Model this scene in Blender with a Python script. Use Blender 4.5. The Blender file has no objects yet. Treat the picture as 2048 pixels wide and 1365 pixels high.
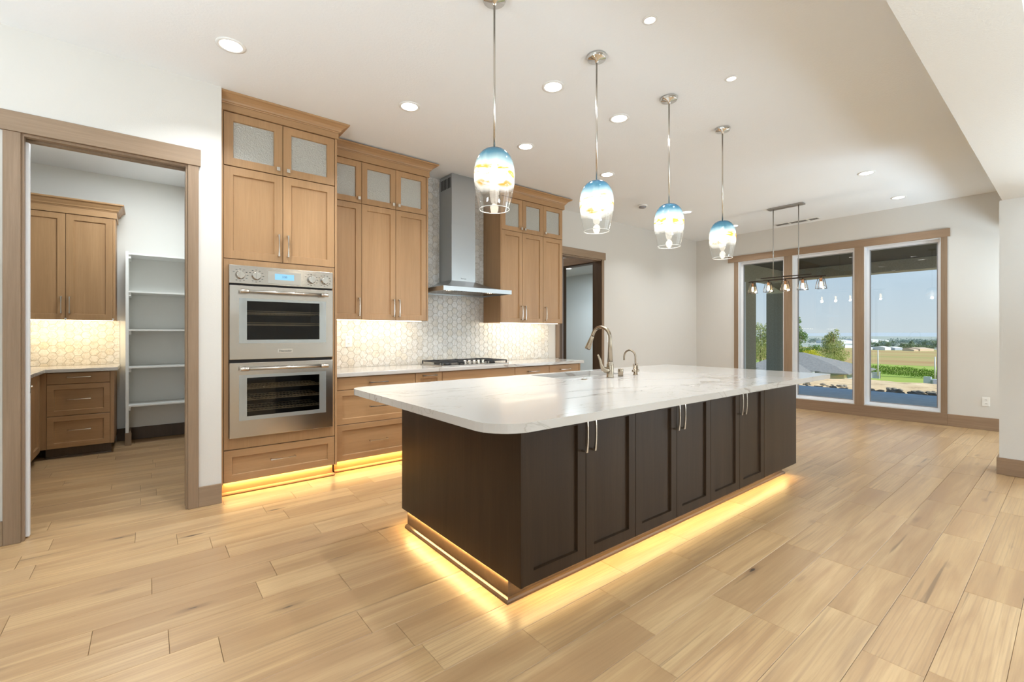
import bpy, bmesh, math, random
from math import sin, cos, pi, radians
from mathutils import Vector, Matrix, noise as mnoise
from mathutils.geometry import tessellate_polygon
random.seed(7)
sc = bpy.context.scene
col = sc.collection

# ------------------------------------------------------------------ camera, sky, sun, large lights, exposure
CAMZ = 1.27
F_PX = 910.0
cam_data = bpy.data.cameras.new('camera')
cam = bpy.data.objects.new('camera', cam_data); col.objects.link(cam)
cam_data.sensor_width = 36.0; cam_data.sensor_fit = 'HORIZONTAL'
cam_data.lens = F_PX * 36.0 / 2048.0
cam_data.shift_y = -14.5 / 2048.0
cam_data.clip_start = 0.03; cam_data.clip_end = 9000
YAW = math.atan2(2159.0 - 1024.0, F_PX)
cam.location = (0, 0, CAMZ)
cam.rotation_euler = (pi / 2, 0, YAW - pi / 2)
sc.camera = cam

vs = sc.view_settings
sc.display_settings.display_device = 'sRGB'
vs.view_transform = 'Standard'; vs.look = 'None'; vs.gamma = 1.0; vs.use_curve_mapping = False
vs.exposure = 0.42
try:
    sc.cycles.max_bounces = 10; sc.cycles.diffuse_bounces = 5; sc.cycles.glossy_bounces = 4
    sc.cycles.transmission_bounces = 8; sc.cycles.transparent_max_bounces = 16
    sc.cycles.sample_clamp_indirect = 6.0; sc.cycles.caustics_refractive = False
    sc.cycles.caustics_reflective = False
except Exception:
    pass

SKY_STRENGTH = 0.745
SUN_STRENGTH = 4.2
WINDOW_FILL = 68.0        # added fill lamps at unseen living room windows
DOWN_W = 6.5
PEND_W = 0.75
world = bpy.data.worlds.new('sky'); sc.world = world; world.use_nodes = True
wn = world.node_tree.nodes; wl = world.node_tree.links; wn.clear()
wo = wn.new('ShaderNodeOutputWorld'); wb = wn.new('ShaderNodeBackground')
wt = wn.new('ShaderNodeTexCoord'); wsep = wn.new('ShaderNodeSeparateXYZ'); wr = wn.new('ShaderNodeValToRGB')
for _ in range(2): wr.color_ramp.elements.new(0.5)
for el, (p, c) in zip(wr.color_ramp.elements, ((0.0, (0.64, 0.72, 0.77)), (0.10, (0.53, 0.67, 0.80)), (0.35, (0.33, 0.54, 0.80)), (1.0, (0.14, 0.32, 0.66)))):
    el.position = p; el.color = (*c, 1)
wl.new(wt.outputs['Generated'], wsep.inputs[0]); wl.new(wsep.outputs['Z'], wr.inputs['Fac'])
wb.inputs['Strength'].default_value = SKY_STRENGTH
wl.new(wr.outputs['Color'], wb.inputs['Color']); wl.new(wb.outputs['Background'], wo.inputs['Surface'])


def lamp(name, kind, loc, power, color=(1, 1, 1), rot=(0, 0, 0), size=None, size_y=None, shape=None, spread=None, parent=None,
         radius=None, spot=None, blend=None):
    d = bpy.data.lights.new(name, kind); d.energy = power; d.color = color
    if kind == 'AREA':
        d.shape = shape or 'RECTANGLE'; d.size = size
        if size_y: d.size_y = size_y
        if spread: d.spread = spread
    if radius is not None: d.shadow_soft_size = radius
    if spot: d.spot_size = spot; d.spot_blend = blend
    o = bpy.data.objects.new(name, d); col.objects.link(o)
    o.location = loc; o.rotation_euler = rot
    if parent is not None:
        o.parent = parent; o.location = Vector(loc) - wloc(parent)
    return o


def wloc(o):
    v = Vector(o.location)
    while o.parent is not None:
        o = o.parent; v += Vector(o.location)
    return v


sun = lamp('sun', 'SUN', (0, -20, 30), SUN_STRENGTH, (1, 0.95, 0.86))
sun.data.angle = radians(0.6)
sun.rotation_euler = Vector((-0.09, -0.74, 0.66)).to_track_quat('Z', 'Y').to_euler()
# added area lamps at unseen living room windows, for even brightness
for wy in (-1.55, -4.0):
    lamp('window_fill', 'AREA', (8.54, wy, 1.50), WINDOW_FILL, (0.80, 0.93, 1.0), (pi / 2, 0, pi / 2), 2.1, 2.4)
# added uplights out of view to brighten the ceiling; no fixtures stand there
for tx, ty, tz, tw in ((-1.7, 1.7, 1.6, 74.0), (1.2, -1.7, 1.4, 100.0), (4.6, -1.5, 1.1, 50.0), (7.45, -1.0, 1.2, 88.0)):
    lamp('ceiling_fill', 'AREA', (tx, ty, tz), tw, (0.80, 0.90, 0.97) if tx < 0 else (0.68, 0.86, 1.0), (pi, 0, 0), 0.9, None, 'DISK')
lamp('window_fill', 'AREA', (-2.1, -5.92, 1.50), WINDOW_FILL * 0.9, (0.80, 0.93, 1.0), (pi / 2, 0, 0), 2.1, 2.4)  # more added fill lamps at unseen windows
lamp('window_fill', 'AREA', (6.9, -5.92, 1.50), WINDOW_FILL * 0.9, (0.80, 0.93, 1.0), (pi / 2, 0, 0), 2.1, 2.4)
lamp('window_fill', 'AREA', (-3.92, -3.2, 1.50), WINDOW_FILL * 0.4, (0.80, 0.93, 1.0), (pi / 2, 0, -pi / 2), 2.1, 2.4)


# ------------------------------------------------------------------ materials
MATS = {}


class G:
    """small node-graph helper"""
    def __init__(s, name):
        s.m = bpy.data.materials.new(name); s.m.use_nodes = True
        s.t = s.m.node_tree; s.t.nodes.clear()
        s.out = s.t.nodes.new('ShaderNodeOutputMaterial')
        MATS[name] = s.m

    def n(s, typ, ins=None, **props):
        nd = s.t.nodes.new(typ)
        for k, v in props.items(): setattr(nd, k, v)
        for k, v in (ins or {}).items():
            sock = nd.inputs[k]
            if isinstance(v, bpy.types.NodeSocket): s.t.links.new(v, sock)
            else: sock.default_value = v
        return nd

    def ramp(s, fac, stops, interp='LINEAR'):
        r = s.t.nodes.new('ShaderNodeValToRGB'); r.color_ramp.interpolation = interp
        e = r.color_ramp.elements
        while len(e) < len(stops): e.new(0.5)
        for el, (p, c) in zip(e, stops):
            el.position = p; el.color = (c[0], c[1], c[2], 1) if isinstance(c, tuple) else (c, c, c, 1)
        s.t.links.new(fac, r.inputs['Fac'])
        return r.outputs['Color']

    def mix(s, fac, a, b, mode='MIX'):
        m = s.t.nodes.new('ShaderNodeMix'); m.data_type = 'RGBA'; m.blend_type = mode
        for i, v in ((0, fac), (6, a), (7, b)):
            if isinstance(v, bpy.types.NodeSocket): s.t.links.new(v, m.inputs[i])
            else: m.inputs[i].default_value = v if i == 0 else (v[0], v[1], v[2], 1)
        return m.outputs[2]

    def math(s, op, a, b=None):
        m = s.t.nodes.new('ShaderNodeMath'); m.operation = op
        for i, v in ((0, a), (1, b)):
            if v is None: continue
            if isinstance(v, bpy.types.NodeSocket): s.t.links.new(v, m.inputs[i])
            else: m.inputs[i].default_value = v
        return m.outputs[0]

    def coord(s, scale=(1, 1, 1), rnd=False, kind='Object'):
        tc = s.n('ShaderNodeTexCoord').outputs[kind]
        if rnd:
            oi = s.n('ShaderNodeObjectInfo').outputs['Random']
            gi = s.n('ShaderNodeNewGeometry').outputs['Random Per Island']
            v = s.n('ShaderNodeCombineXYZ', {'X': s.math('MULTIPLY', oi, 37.0), 'Y': s.math('MULTIPLY', oi, 91.0), 'Z': s.math('MULTIPLY', gi, 53.0)})
            tc = s.n('ShaderNodeVectorMath', {0: tc, 1: v.outputs[0]}, operation='ADD').outputs[0]
        return s.n('ShaderNodeMapping', {'Vector': tc, 'Scale': scale}).outputs[0]

    def noise(s, vec, scale, detail=4, rough=0.55, dist=0.0):
        return s.n('ShaderNodeTexNoise', {'Vector': vec, 'Scale': scale, 'Detail': detail, 'Roughness': rough, 'Distortion': dist}).outputs['Fac']

    def bump(s, h, strength, dist=0.01):
        return s.n('ShaderNodeBump', {'Height': h, 'Strength': strength, 'Distance': dist}).outputs[0]

    def bsdf(s, color, rough=0.5, metal=0.0, spec=0.5, normal=None, coat=0.0, **kw):
        ins = {'Base Color': color if isinstance(color, bpy.types.NodeSocket) else (*color, 1), 'Roughness': rough, 'Metallic': metal, 'Specular IOR Level': spec}
        if normal is not None: ins['Normal'] = normal
        if coat: ins['Coat Weight'] = coat; ins['Coat Roughness'] = 0.05
        for k, v in kw.items(): ins[k] = v
        return s.n('ShaderNodeBsdfPrincipled', ins).outputs[0]

    def done(s, shader):
        s.t.links.new(shader, s.out.inputs['Surface']); return s.m


def plain(name, color, rough=0.5, metal=0.0, spec=0.5, coat=0.0):
    g = G(name); return g.done(g.bsdf(color, rough, metal, spec, None, coat))


def emit(name, color, strength):
    g = G(name); return g.done(g.n('ShaderNodeEmission', {'Color': (*color, 1), 'Strength': strength}).outputs[0])


def paint(name, color, bump_scale=160, strength=0.12, rough=0.75):
    g = G(name); c = g.coord()
    n1 = g.noise(c, bump_scale, 3, 0.6)
    n2 = g.noise(c, 2.0, 2)
    colr = g.mix(n2, tuple(x * 0.975 for x in color), color)
    return g.done(g.bsdf(colr, rough, 0, 0.25, g.bump(n1, strength, 0.004)))


def wood(name, c0, c1, axis, rough=0.42, grain=1.0, spec=0.4, bump=0.06):
    g = G(name)
    s = [9, 9, 9]; s['XYZ'.index(axis)] = 0.7
    f = [90, 90, 90]; f['XYZ'.index(axis)] = 3
    a = g.noise(g.coord(tuple(s), True), 1.0, 5, 0.6, 0.6)
    b = g.noise(g.coord(tuple(f), True), 1.0, 4, 0.7)
    rnd = g.n('ShaderNodeObjectInfo').outputs['Random']
    m = g.ramp(a, [(0.28, c0), (0.72, c1)])
    dark = tuple(x * 0.80 for x in c0)
    fac = g.math('MULTIPLY', g.ramp(b, [(0.42, 0.55), (0.62, 0.0)]), grain)
    m = g.mix(fac, m, dark)
    tone = g.n('ShaderNodeHueSaturation', {'Color': m, 'Value': g.math('ADD', g.math('MULTIPLY', rnd, 0.14), 0.93)}).outputs[0]
    return g.done(g.bsdf(tone, rough, 0, spec, g.bump(b, bump, 0.002)))


paint('wall_paint', (0.665, 0.645, 0.605))
paint('ceiling_paint', (0.86, 0.885, 0.905), 62, 0.35, 0.8)
paint('beam_paint', (0.68, 0.66, 0.62), 110, 0.4, 0.6)
paint('pantry_paint', (0.78, 0.78, 0.75))
paint('blue_paint', (0.60, 0.66, 0.68))
wood('cabinet_wood', (0.365, 0.210, 0.099), (0.445, 0.268, 0.134), 'Z', 0.38, 0.5)
wood('cabinet_wood_flat', (0.365, 0.210, 0.099), (0.445, 0.268, 0.134), 'X', 0.38, 0.5)
wood('dark_wood', (0.026, 0.0138, 0.0066), (0.044, 0.0252, 0.0130), 'Z', 0.36, 0.7, 0.25)
wood('dark_wood_flat', (0.060, 0.036, 0.021), (0.10, 0.062, 0.036), 'X', 0.3, 0.6)
wood('trim_wood', (0.235, 0.158, 0.096), (0.325, 0.225, 0.148), 'Z', 0.5, 0.6)
wood('trim_wood_x', (0.265, 0.182, 0.115), (0.36, 0.255, 0.17), 'X', 0.5, 0.6)
wood('trim_wood_y', (0.25, 0.163, 0.10), (0.335, 0.226, 0.146), 'Y', 0.5, 0.6)
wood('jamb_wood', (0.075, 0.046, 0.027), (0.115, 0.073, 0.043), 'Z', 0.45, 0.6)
wood('toe_wood', (0.40, 0.23, 0.105), (0.48, 0.285, 0.14), 'X', 0.45, 0.5)


def plank_material():
    g = G('plank_oak')
    rnd = g.n('ShaderNodeObjectInfo').outputs['Random']
    isl = g.n('ShaderNodeNewGeometry').outputs['Random Per Island']
    r = g.math('FRACT', g.math('ADD', g.math('MULTIPLY', rnd, 7.31), isl))
    base = g.ramp(r, [(0.0, (0.385, 0.24, 0.120)), (0.2, (0.54, 0.355, 0.178)), (0.45, (0.465, 0.30, 0.148)), (0.7, (0.565, 0.385, 0.203)), (1.0, (0.425, 0.27, 0.138))])
    broad = g.noise(g.coord((0.9, 11, 1), True), 1.0, 3, 0.5, 0.9)
    fine = g.noise(g.coord((3, 95, 3), True), 1.0, 5, 0.7, 0.2)
    # cathedral figure
    wv = g.n('ShaderNodeTexWave', {'Vector': g.coord((0.55, 7.0, 1), True), 'Scale': 2.1, 'Distortion': 6.5, 'Detail': 2.0, 'Detail Scale': 0.7}, wave_type='RINGS').outputs['Fac']
    c = g.mix(g.ramp(broad, [(0.40, 0.0), (0.66, 0.62)]), base, (0.33, 0.19, 0.092))
    c = g.mix(g.ramp(broad, [(0.28, 0.4), (0.42, 0.0)]), c, (0.60, 0.42, 0.225))
    c = g.mix(g.ramp(fine, [(0.36, 0.30), (0.56, 0.0)]), c, (0.28, 0.165, 0.08))
    c = g.mix(g.math('MULTIPLY', g.ramp(wv, [(0.80, 0.0), (0.97, 0.33)]), g.ramp(g.math('FRACT', g.math('MULTIPLY', r, 9.7)), [(0.5, 0.0), (0.6, 1.0)])), c, (0.30, 0.19, 0.11))
    # knots and mineral streaks
    vo = g.n('ShaderNodeTexVoronoi', {'Vector': g.coord((1.15, 5.0, 1), True), 'Scale': 1.5, 'Randomness': 1.0})
    nd = g.math('ADD', vo.outputs['Distance'], g.math('MULTIPLY', g.noise(g.coord((6, 22, 1), True), 2.0, 3), 0.16))
    pick = g.ramp(g.n('ShaderNodeSeparateColor', {'Color': vo.outputs['Color']}).outputs[0], [(0.42, 0.0), (0.46, 1.0)])
    c = g.mix(g.math('MULTIPLY', g.ramp(nd, [(0.12, 0.75), (0.26, 0.0)]), pick), c, (0.22, 0.13, 0.07))
    c = g.mix(g.math('MULTIPLY', g.ramp(nd, [(0.105, 0.9), (0.135, 0.0)]), pick), c, (0.045, 0.032, 0.024))
    streak = g.noise(g.coord((0.8, 30, 1), True), 1.0, 2, 0.5, 0.5)
    c = g.mix(g.ramp(streak, [(0.68, 0.0), (0.76, 0.65)]), c, (0.15, 0.095, 0.055))
    rough = g.math('ADD', 0.25, g.math('MULTIPLY', fine, 0.16))
    h = g.math('ADD', g.math('MULTIPLY', fine, 0.6), g.math('MULTIPLY', broad, 0.2))
    return g.done(g.bsdf(c, rough, 0, 0.55, g.bump(h, 0.08, 0.002)))


plank_material()


def marble_tile_material():
    g = G('marble_tile')
    rnd = g.n('ShaderNodeObjectInfo').outputs['Random']
    isl = g.n('ShaderNodeNewGeometry').outputs['Random Per Island']
    r = g.math('FRACT', g.math('ADD', g.math('MULTIPLY', rnd, 5.7), isl))
    base = g.ramp(r, [(0.0, (0.78, 0.77, 0.74)), (0.3, (0.73, 0.725, 0.70)), (0.6, (0.81, 0.805, 0.785)), (0.85, (0.76, 0.72, 0.64)), (1.0, (0.68, 0.68, 0.66))])
    v = g.noise(g.coord((14, 14, 14), True), 1.0, 5, 0.6, 1.4)
    c = g.mix(g.ramp(v, [(0.5, 0.0), (0.55, 0.55), (0.62, 0.0)]), base, (0.50, 0.44, 0.35))
    w = g.noise(g.coord((30, 30, 30), True), 1.0, 3, 0.6, 0.8)
    c = g.mix(g.ramp(w, [(0.52, 0.0), (0.7, 0.35)]), c, (0.52, 0.51, 0.49))
    return g.done(g.bsdf(c, 0.22, 0, 0.5))


marble_tile_material()
plain('grout', (0.47, 0.44, 0.39), 0.9)


def quartz_material():
    g = G('quartz')
    co = g.coord()
    big = g.noise(co, 1.1, 3, 0.5)
    n1 = g.noise(g.n('ShaderNodeMapping', {'Vector': co, 'Rotation': (0, 0, 0.55), 'Scale': (0.40, 1.25, 1)}).outputs[0], 0.95, 5, 0.60, 0.9)
    n2 = g.noise(g.n('ShaderNodeMapping', {'Vector': co, 'Location': (3.1, 1.7, 0), 'Rotation': (0, 0, -0.35), 'Scale': (0.55, 1.9, 1)}).outputs[0], 1.25, 6, 0.60, 1.1)
    c = g.mix(big, (0.52, 0.495, 0.46), (0.565, 0.54, 0.51))
    v1 = g.math('MULTIPLY', g.ramp(n1, [(0.492, 0.0), (0.5, 0.85), (0.508, 0.0)]), g.ramp(big, [(0.34, 0.0), (0.50, 1.0)]))
    v2 = g.math('MULTIPLY', g.ramp(n2, [(0.4955, 0.0), (0.5, 0.6), (0.5045, 0.0)]), g.ramp(big, [(0.46, 1.0), (0.64, 0.0)]))
    halo = g.math('MULTIPLY', g.ramp(n1, [(0.475, 0.0), (0.5, 0.22), (0.525, 0.0)]), g.ramp(big, [(0.34, 0.0), (0.50, 1.0)]))
    c = g.mix(halo, c, (0.46, 0.44, 0.41))
    c = g.mix(v1, c, (0.30, 0.26, 0.22)); c = g.mix(v2, c, (0.36, 0.32, 0.27))
    return g.done(g.bsdf(c, 0.16, 0, 0.5, None, 0.22))


quartz_material()


def steel(name, color, rough, axis=(1, 60, 1), aniso=True):
    g = G(name)
    n = g.noise(g.coord(axis), 14.0, 3, 0.6)
    r = g.math('ADD', rough, g.math('MULTIPLY', n, 0.10))
    return g.done(g.bsdf(color, r, 1.0, 0.5, g.bump(n, 0.03, 0.001)))


steel('stainless', (0.53, 0.495, 0.45), 0.17, (1, 1, 60))
steel('hood_steel', (0.45, 0.475, 0.49), 0.28, (60, 1, 1))
plain('nickel', (0.62, 0.585, 0.53), 0.24, 1.0)
plain('chrome', (0.72, 0.71, 0.69), 0.07, 1.0)
plain('champagne_nickel', (0.37, 0.31, 0.235), 0.27, 1.0)
plain('black_iron', (0.018, 0.018, 0.02), 0.45)
plain('dark_gap', (0.012, 0.010, 0.009), 0.7)
plain('oven_cavity', (0.010, 0.010, 0.013), 0.5)
plain('rack_steel', (0.62, 0.52, 0.34), 0.35, 0.5)
plain('white_plastic', (0.82, 0.82, 0.80), 0.35)
plain('white_vinyl', (0.80, 0.81, 0.83), 0.35)
plain('white_melamine', (0.80, 0.81, 0.79), 0.4)
plain('grey_frame', (0.27, 0.27, 0.29), 0.4)
plain('sink_white', (0.76, 0.74, 0.69), 0.3)
plain('bronze', (0.055, 0.040, 0.030), 0.38, 0.7)
plain('bronze_socket', (0.25, 0.13, 0.06), 0.35, 0.8)
plain('brushed_bar', (0.40, 0.39, 0.37), 0.3, 1.0)
plain('print_black', (0.02, 0.02, 0.02), 0.6)
plain('vent_slot', (0.03, 0.03, 0.032), 0.6)
emit('lamp_lens', (1.0, 0.97, 0.92), 9.0)
emit('spot_glow', (1.0, 0.98, 0.95), 1.6)  # glow for the two reflected light spots on the ceiling
emit('bulb_glow', (1.0, 0.90, 0.74), 12.0)
emit('edison_glow', (1.0, 0.66, 0.30), 9.0)
emit('led_warm', (1.0, 0.66, 0.22), 3.0)
emit('led_white', (1.0, 0.86, 0.62), 6.0)
emit('display_blue', (0.30, 0.62, 0.90), 0.95)
emit('hood_lamp', (1.0, 0.92, 0.8), 6.0)


def thin_glass(name, tint, refl=1.0, rough=0.0, fres=1.5):
    g = G(name)
    tr = g.n('ShaderNodeBsdfTransparent', {'Color': (*tint, 1)}).outputs[0]
    gl = g.n('ShaderNodeBsdfGlossy', {'Color': (1, 1, 1, 1), 'Roughness': rough}).outputs[0]
    fc = g.n('ShaderNodeLayerWeight', {'Blend': 0.5}).outputs['Facing']
    fr = g.math('ADD', g.math('MULTIPLY', g.math('POWER', fc, 4.0), 0.65), 0.045)
    mx = g.n('ShaderNodeMixShader', {0: g.math('MULTIPLY', fr, refl), 1: tr, 2: gl}).outputs[0]
    return g.done(mx)


thin_glass('window_glass', (0.97, 0.985, 0.98), 0.6)
thin_glass('clear_glass', (0.95, 0.96, 0.96), 1.0, 0.0, 1.6)
thin_glass('oven_glass', (0.62, 0.61, 0.60), 0.45)


def seeded_glass():
    g = G('seeded_glass')
    c = g.coord((1, 1, 1))
    vo = g.n('ShaderNodeTexVoronoi', {'Vector': c, 'Scale': 95.0}).outputs['Distance']
    nz = g.noise(c, 75, 3, 0.6)
    bp = g.bump(g.math('ADD', vo, g.math('MULTIPLY', nz, 1.2)), 0.75, 0.005)
    di = g.n('ShaderNodeBsdfDiffuse', {'Color': (0.60, 0.585, 0.51, 1), 'Normal': bp}).outputs[0]
    tl = g.n('ShaderNodeBsdfTranslucent', {'Color': (0.68, 0.67, 0.60, 1), 'Normal': bp}).outputs[0]
    tr = g.n('ShaderNodeBsdfTransparent', {'Color': (0.85, 0.86, 0.82, 1)}).outputs[0]
    body = g.n('ShaderNodeMixShader', {0: 0.4, 1: di, 2: tl}).outputs[0]
    body = g.n('ShaderNodeMixShader', {0: 0.22, 1: body, 2: tr}).outputs[0]
    gl = g.n('ShaderNodeBsdfGlossy', {'Color': (1, 1, 1, 1), 'Roughness': 0.09, 'Normal': bp}).outputs[0]
    return g.done(g.n('ShaderNodeMixShader', {0: 0.16, 1: body, 2: gl}).outputs[0])


seeded_glass()


def pendant_glass():
    g = G('art_glass')
    tc = g.n('ShaderNodeTexCoord').outputs['Object']
    oi = g.n('ShaderNodeObjectInfo').outputs['Random']
    z = g.n('ShaderNodeSeparateXYZ', {'Vector': tc}).outputs['Z']
    off = g.n('ShaderNodeVectorMath', {0: tc, 1: g.n('ShaderNodeCombineXYZ', {'X': g.math('MULTIPLY', oi, 40.0), 'Y': g.math('MULTIPLY', oi, 13.0)}).outputs[0]}, operation='ADD').outputs[0]
    wob = g.noise(g.n('ShaderNodeMapping', {'Vector': off, 'Scale': (6, 6, 3)}).outputs[0], 1.0, 3, 0.5, 1.0)
    zz = g.math('ADD', z, g.math('MULTIPLY', g.math('SUBTRACT', wob, 0.5), 0.09))
    # zz: 0 at rim, .335 at the top
    blue = g.ramp(zz, [(0.215, (0.86, 0.88, 0.88)), (0.245, (0.42, 0.60, 0.70)), (0.285, (0.08, 0.25, 0.38)), (0.33, (0.03, 0.13, 0.25))])
    sw = g.noise(g.n('ShaderNodeMapping', {'Vector': off, 'Scale': (5, 5, 20)}).outputs[0], 1.0, 4, 0.5, 1.8)
    yel = g.ramp(sw, [(0.49, 0.0), (0.53, 1.0), (0.63, 1.0), (0.67, 0.0)])
    yband = g.ramp(zz, [(0.15, 0.0), (0.17, 1.0), (0.205, 1.0), (0.225, 0.0)])
    colr = g.mix(g.math('MULTIPLY', yel, yband), blue, (0.80, 0.36, 0.004))
    dens = g.ramp(zz, [(0.115, 0.03), (0.15, 0.80), (0.22, 0.75), (0.30, 0.62)])
    tl = g.n('ShaderNodeBsdfTranslucent', {'Color': colr}).outputs[0]
    di = g.n('ShaderNodeBsdfDiffuse', {'Color': colr}).outputs[0]
    ms = g.n('ShaderNodeMixShader', {0: 0.3, 1: tl, 2: di}).outputs[0]
    tcol = g.mix(g.ramp(zz, [(0.19, 0.0), (0.28, 0.8)]), (0.95, 0.965, 0.965), (0.35, 0.55, 0.68))
    tr = g.n('ShaderNodeBsdfTransparent', {'Color': tcol}).outputs[0]
    body = g.n('ShaderNodeMixShader', {0: dens, 1: tr, 2: ms}).outputs[0]
    gl = g.n('ShaderNodeBsdfGlossy', {'Roughness': 0.02}).outputs[0]
    fc = g.n('ShaderNodeLayerWeight', {'Blend': 0.5}).outputs['Facing']
    fr = g.math('ADD', g.math('MULTIPLY', g.math('POWER', fc, 4.0), 0.55), 0.04)
    return g.done(g.n('ShaderNodeMixShader', {0: fr, 1: body, 2: gl}).outputs[0])


pendant_glass()


def ground(name, stops, scale, rough=0.95, detail=6, map_scale=(1, 1, 1)):
    g = G(name)
    n = g.noise(g.coord(map_scale), scale, detail, 0.65)
    return g.done(g.bsdf(g.ramp(n, stops), rough, 0, 0.1))


def leafy(name, c0, c1, c2):
    g = G(name)
    isl = g.n('ShaderNodeNewGeometry').outputs['Random Per Island']
    c = g.ramp(isl, [(0.0, c0), (0.5, c1), (1.0, c2)])
    a = g.bsdf(c, 0.7, 0, 0.2)
    t = g.n('ShaderNodeBsdfTranslucent', {'Color': c}).outputs[0]
    return g.done(g.n('ShaderNodeMixShader', {0: 0.3, 1: a, 2: t}).outputs[0])


ground('concrete', [(0.3, (0.50, 0.62, 0.70)), (0.7, (0.60, 0.74, 0.82))], 5.0, 0.85)  # blue cast of the shade tinted into the grey concrete
ground('dirt', [(0.32, (0.34, 0.25, 0.16)), (0.45, (0.60, 0.46, 0.29)), (0.7, (0.74, 0.60, 0.40))], 2.6)
ground('meadow', [(0.35, (0.30, 0.35, 0.09)), (0.5, (0.44, 0.44, 0.10)), (0.66, (0.60, 0.54, 0.14))], 0.5)
ground('green_field', [(0.3, (0.24, 0.36, 0.07)), (0.7, (0.40, 0.46, 0.12))], 0.05, map_scale=(1, 0.2, 1))
ground('dry_field', [(0.32, (0.30, 0.30, 0.11)), (0.5, (0.46, 0.38, 0.17)), (0.68, (0.42, 0.27, 0.13))], 0.02, map_scale=(1, 0.15, 1))
ground('plain_land', [(0.3, (0.30, 0.36, 0.33)), (0.7, (0.42, 0.44, 0.38))], 0.01)  # haze over the plain put into its colour
plain('far_hill', (0.42, 0.48, 0.52), 1.0, 0, 0.0)  # bluish distance haze painted into the hill colour
ground('rock', [(0.3, (0.13, 0.13, 0.12)), (0.6, (0.30, 0.29, 0.26)), (0.8, (0.44, 0.42, 0.37))], 9.0)
ground('stucco', [(0.3, (0.33, 0.29, 0.20)), (0.7, (0.44, 0.39, 0.28))], 40.0)
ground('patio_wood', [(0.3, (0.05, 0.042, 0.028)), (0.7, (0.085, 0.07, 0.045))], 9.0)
plain('sunlit_cream', (0.74, 0.66, 0.42), 0.8)  # cream imitates sunlight on the pillar top
ground('shingle_roof', [(0.3, (0.20, 0.205, 0.21)), (0.7, (0.28, 0.285, 0.28))], 3.0)
plain('house_grey', (0.36, 0.44, 0.56), 0.8)
plain('house_white', (0.72, 0.73, 0.74), 0.7)
plain('garage_grey', (0.42, 0.48, 0.58), 0.7)
plain('dark_window', (0.05, 0.06, 0.08), 0.2)
plain('black_glass', (0.006, 0.006, 0.006), 0.15)
leafy('leaf_green', (0.08, 0.20, 0.045), (0.15, 0.30, 0.07), (0.36, 0.46, 0.12))
leafy('leaf_pale', (0.20, 0.30, 0.08), (0.42, 0.47, 0.19), (0.62, 0.62, 0.32))
leafy('leaf_yellow', (0.50, 0.52, 0.05), (0.70, 0.66, 0.08), (0.76, 0.70, 0.14))
leafy('leaf_hedge', (0.09, 0.22, 0.015), (0.17, 0.36, 0.03), (0.32, 0.46, 0.06))
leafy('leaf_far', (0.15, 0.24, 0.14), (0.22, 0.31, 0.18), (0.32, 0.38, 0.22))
leafy('leaf_hazed', (0.20, 0.29, 0.27), (0.25, 0.34, 0.31), (0.32, 0.40, 0.34))  # distance haze blended into the leaf colours
plain('bark', (0.14, 0.10, 0.07), 0.9)
plain('pole_grey', (0.55, 0.56, 0.56), 0.5)
plain('shed_metal', (0.70, 0.73, 0.76), 0.6)
plain('tan_building', (0.60, 0.47, 0.34), 0.8)


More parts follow.
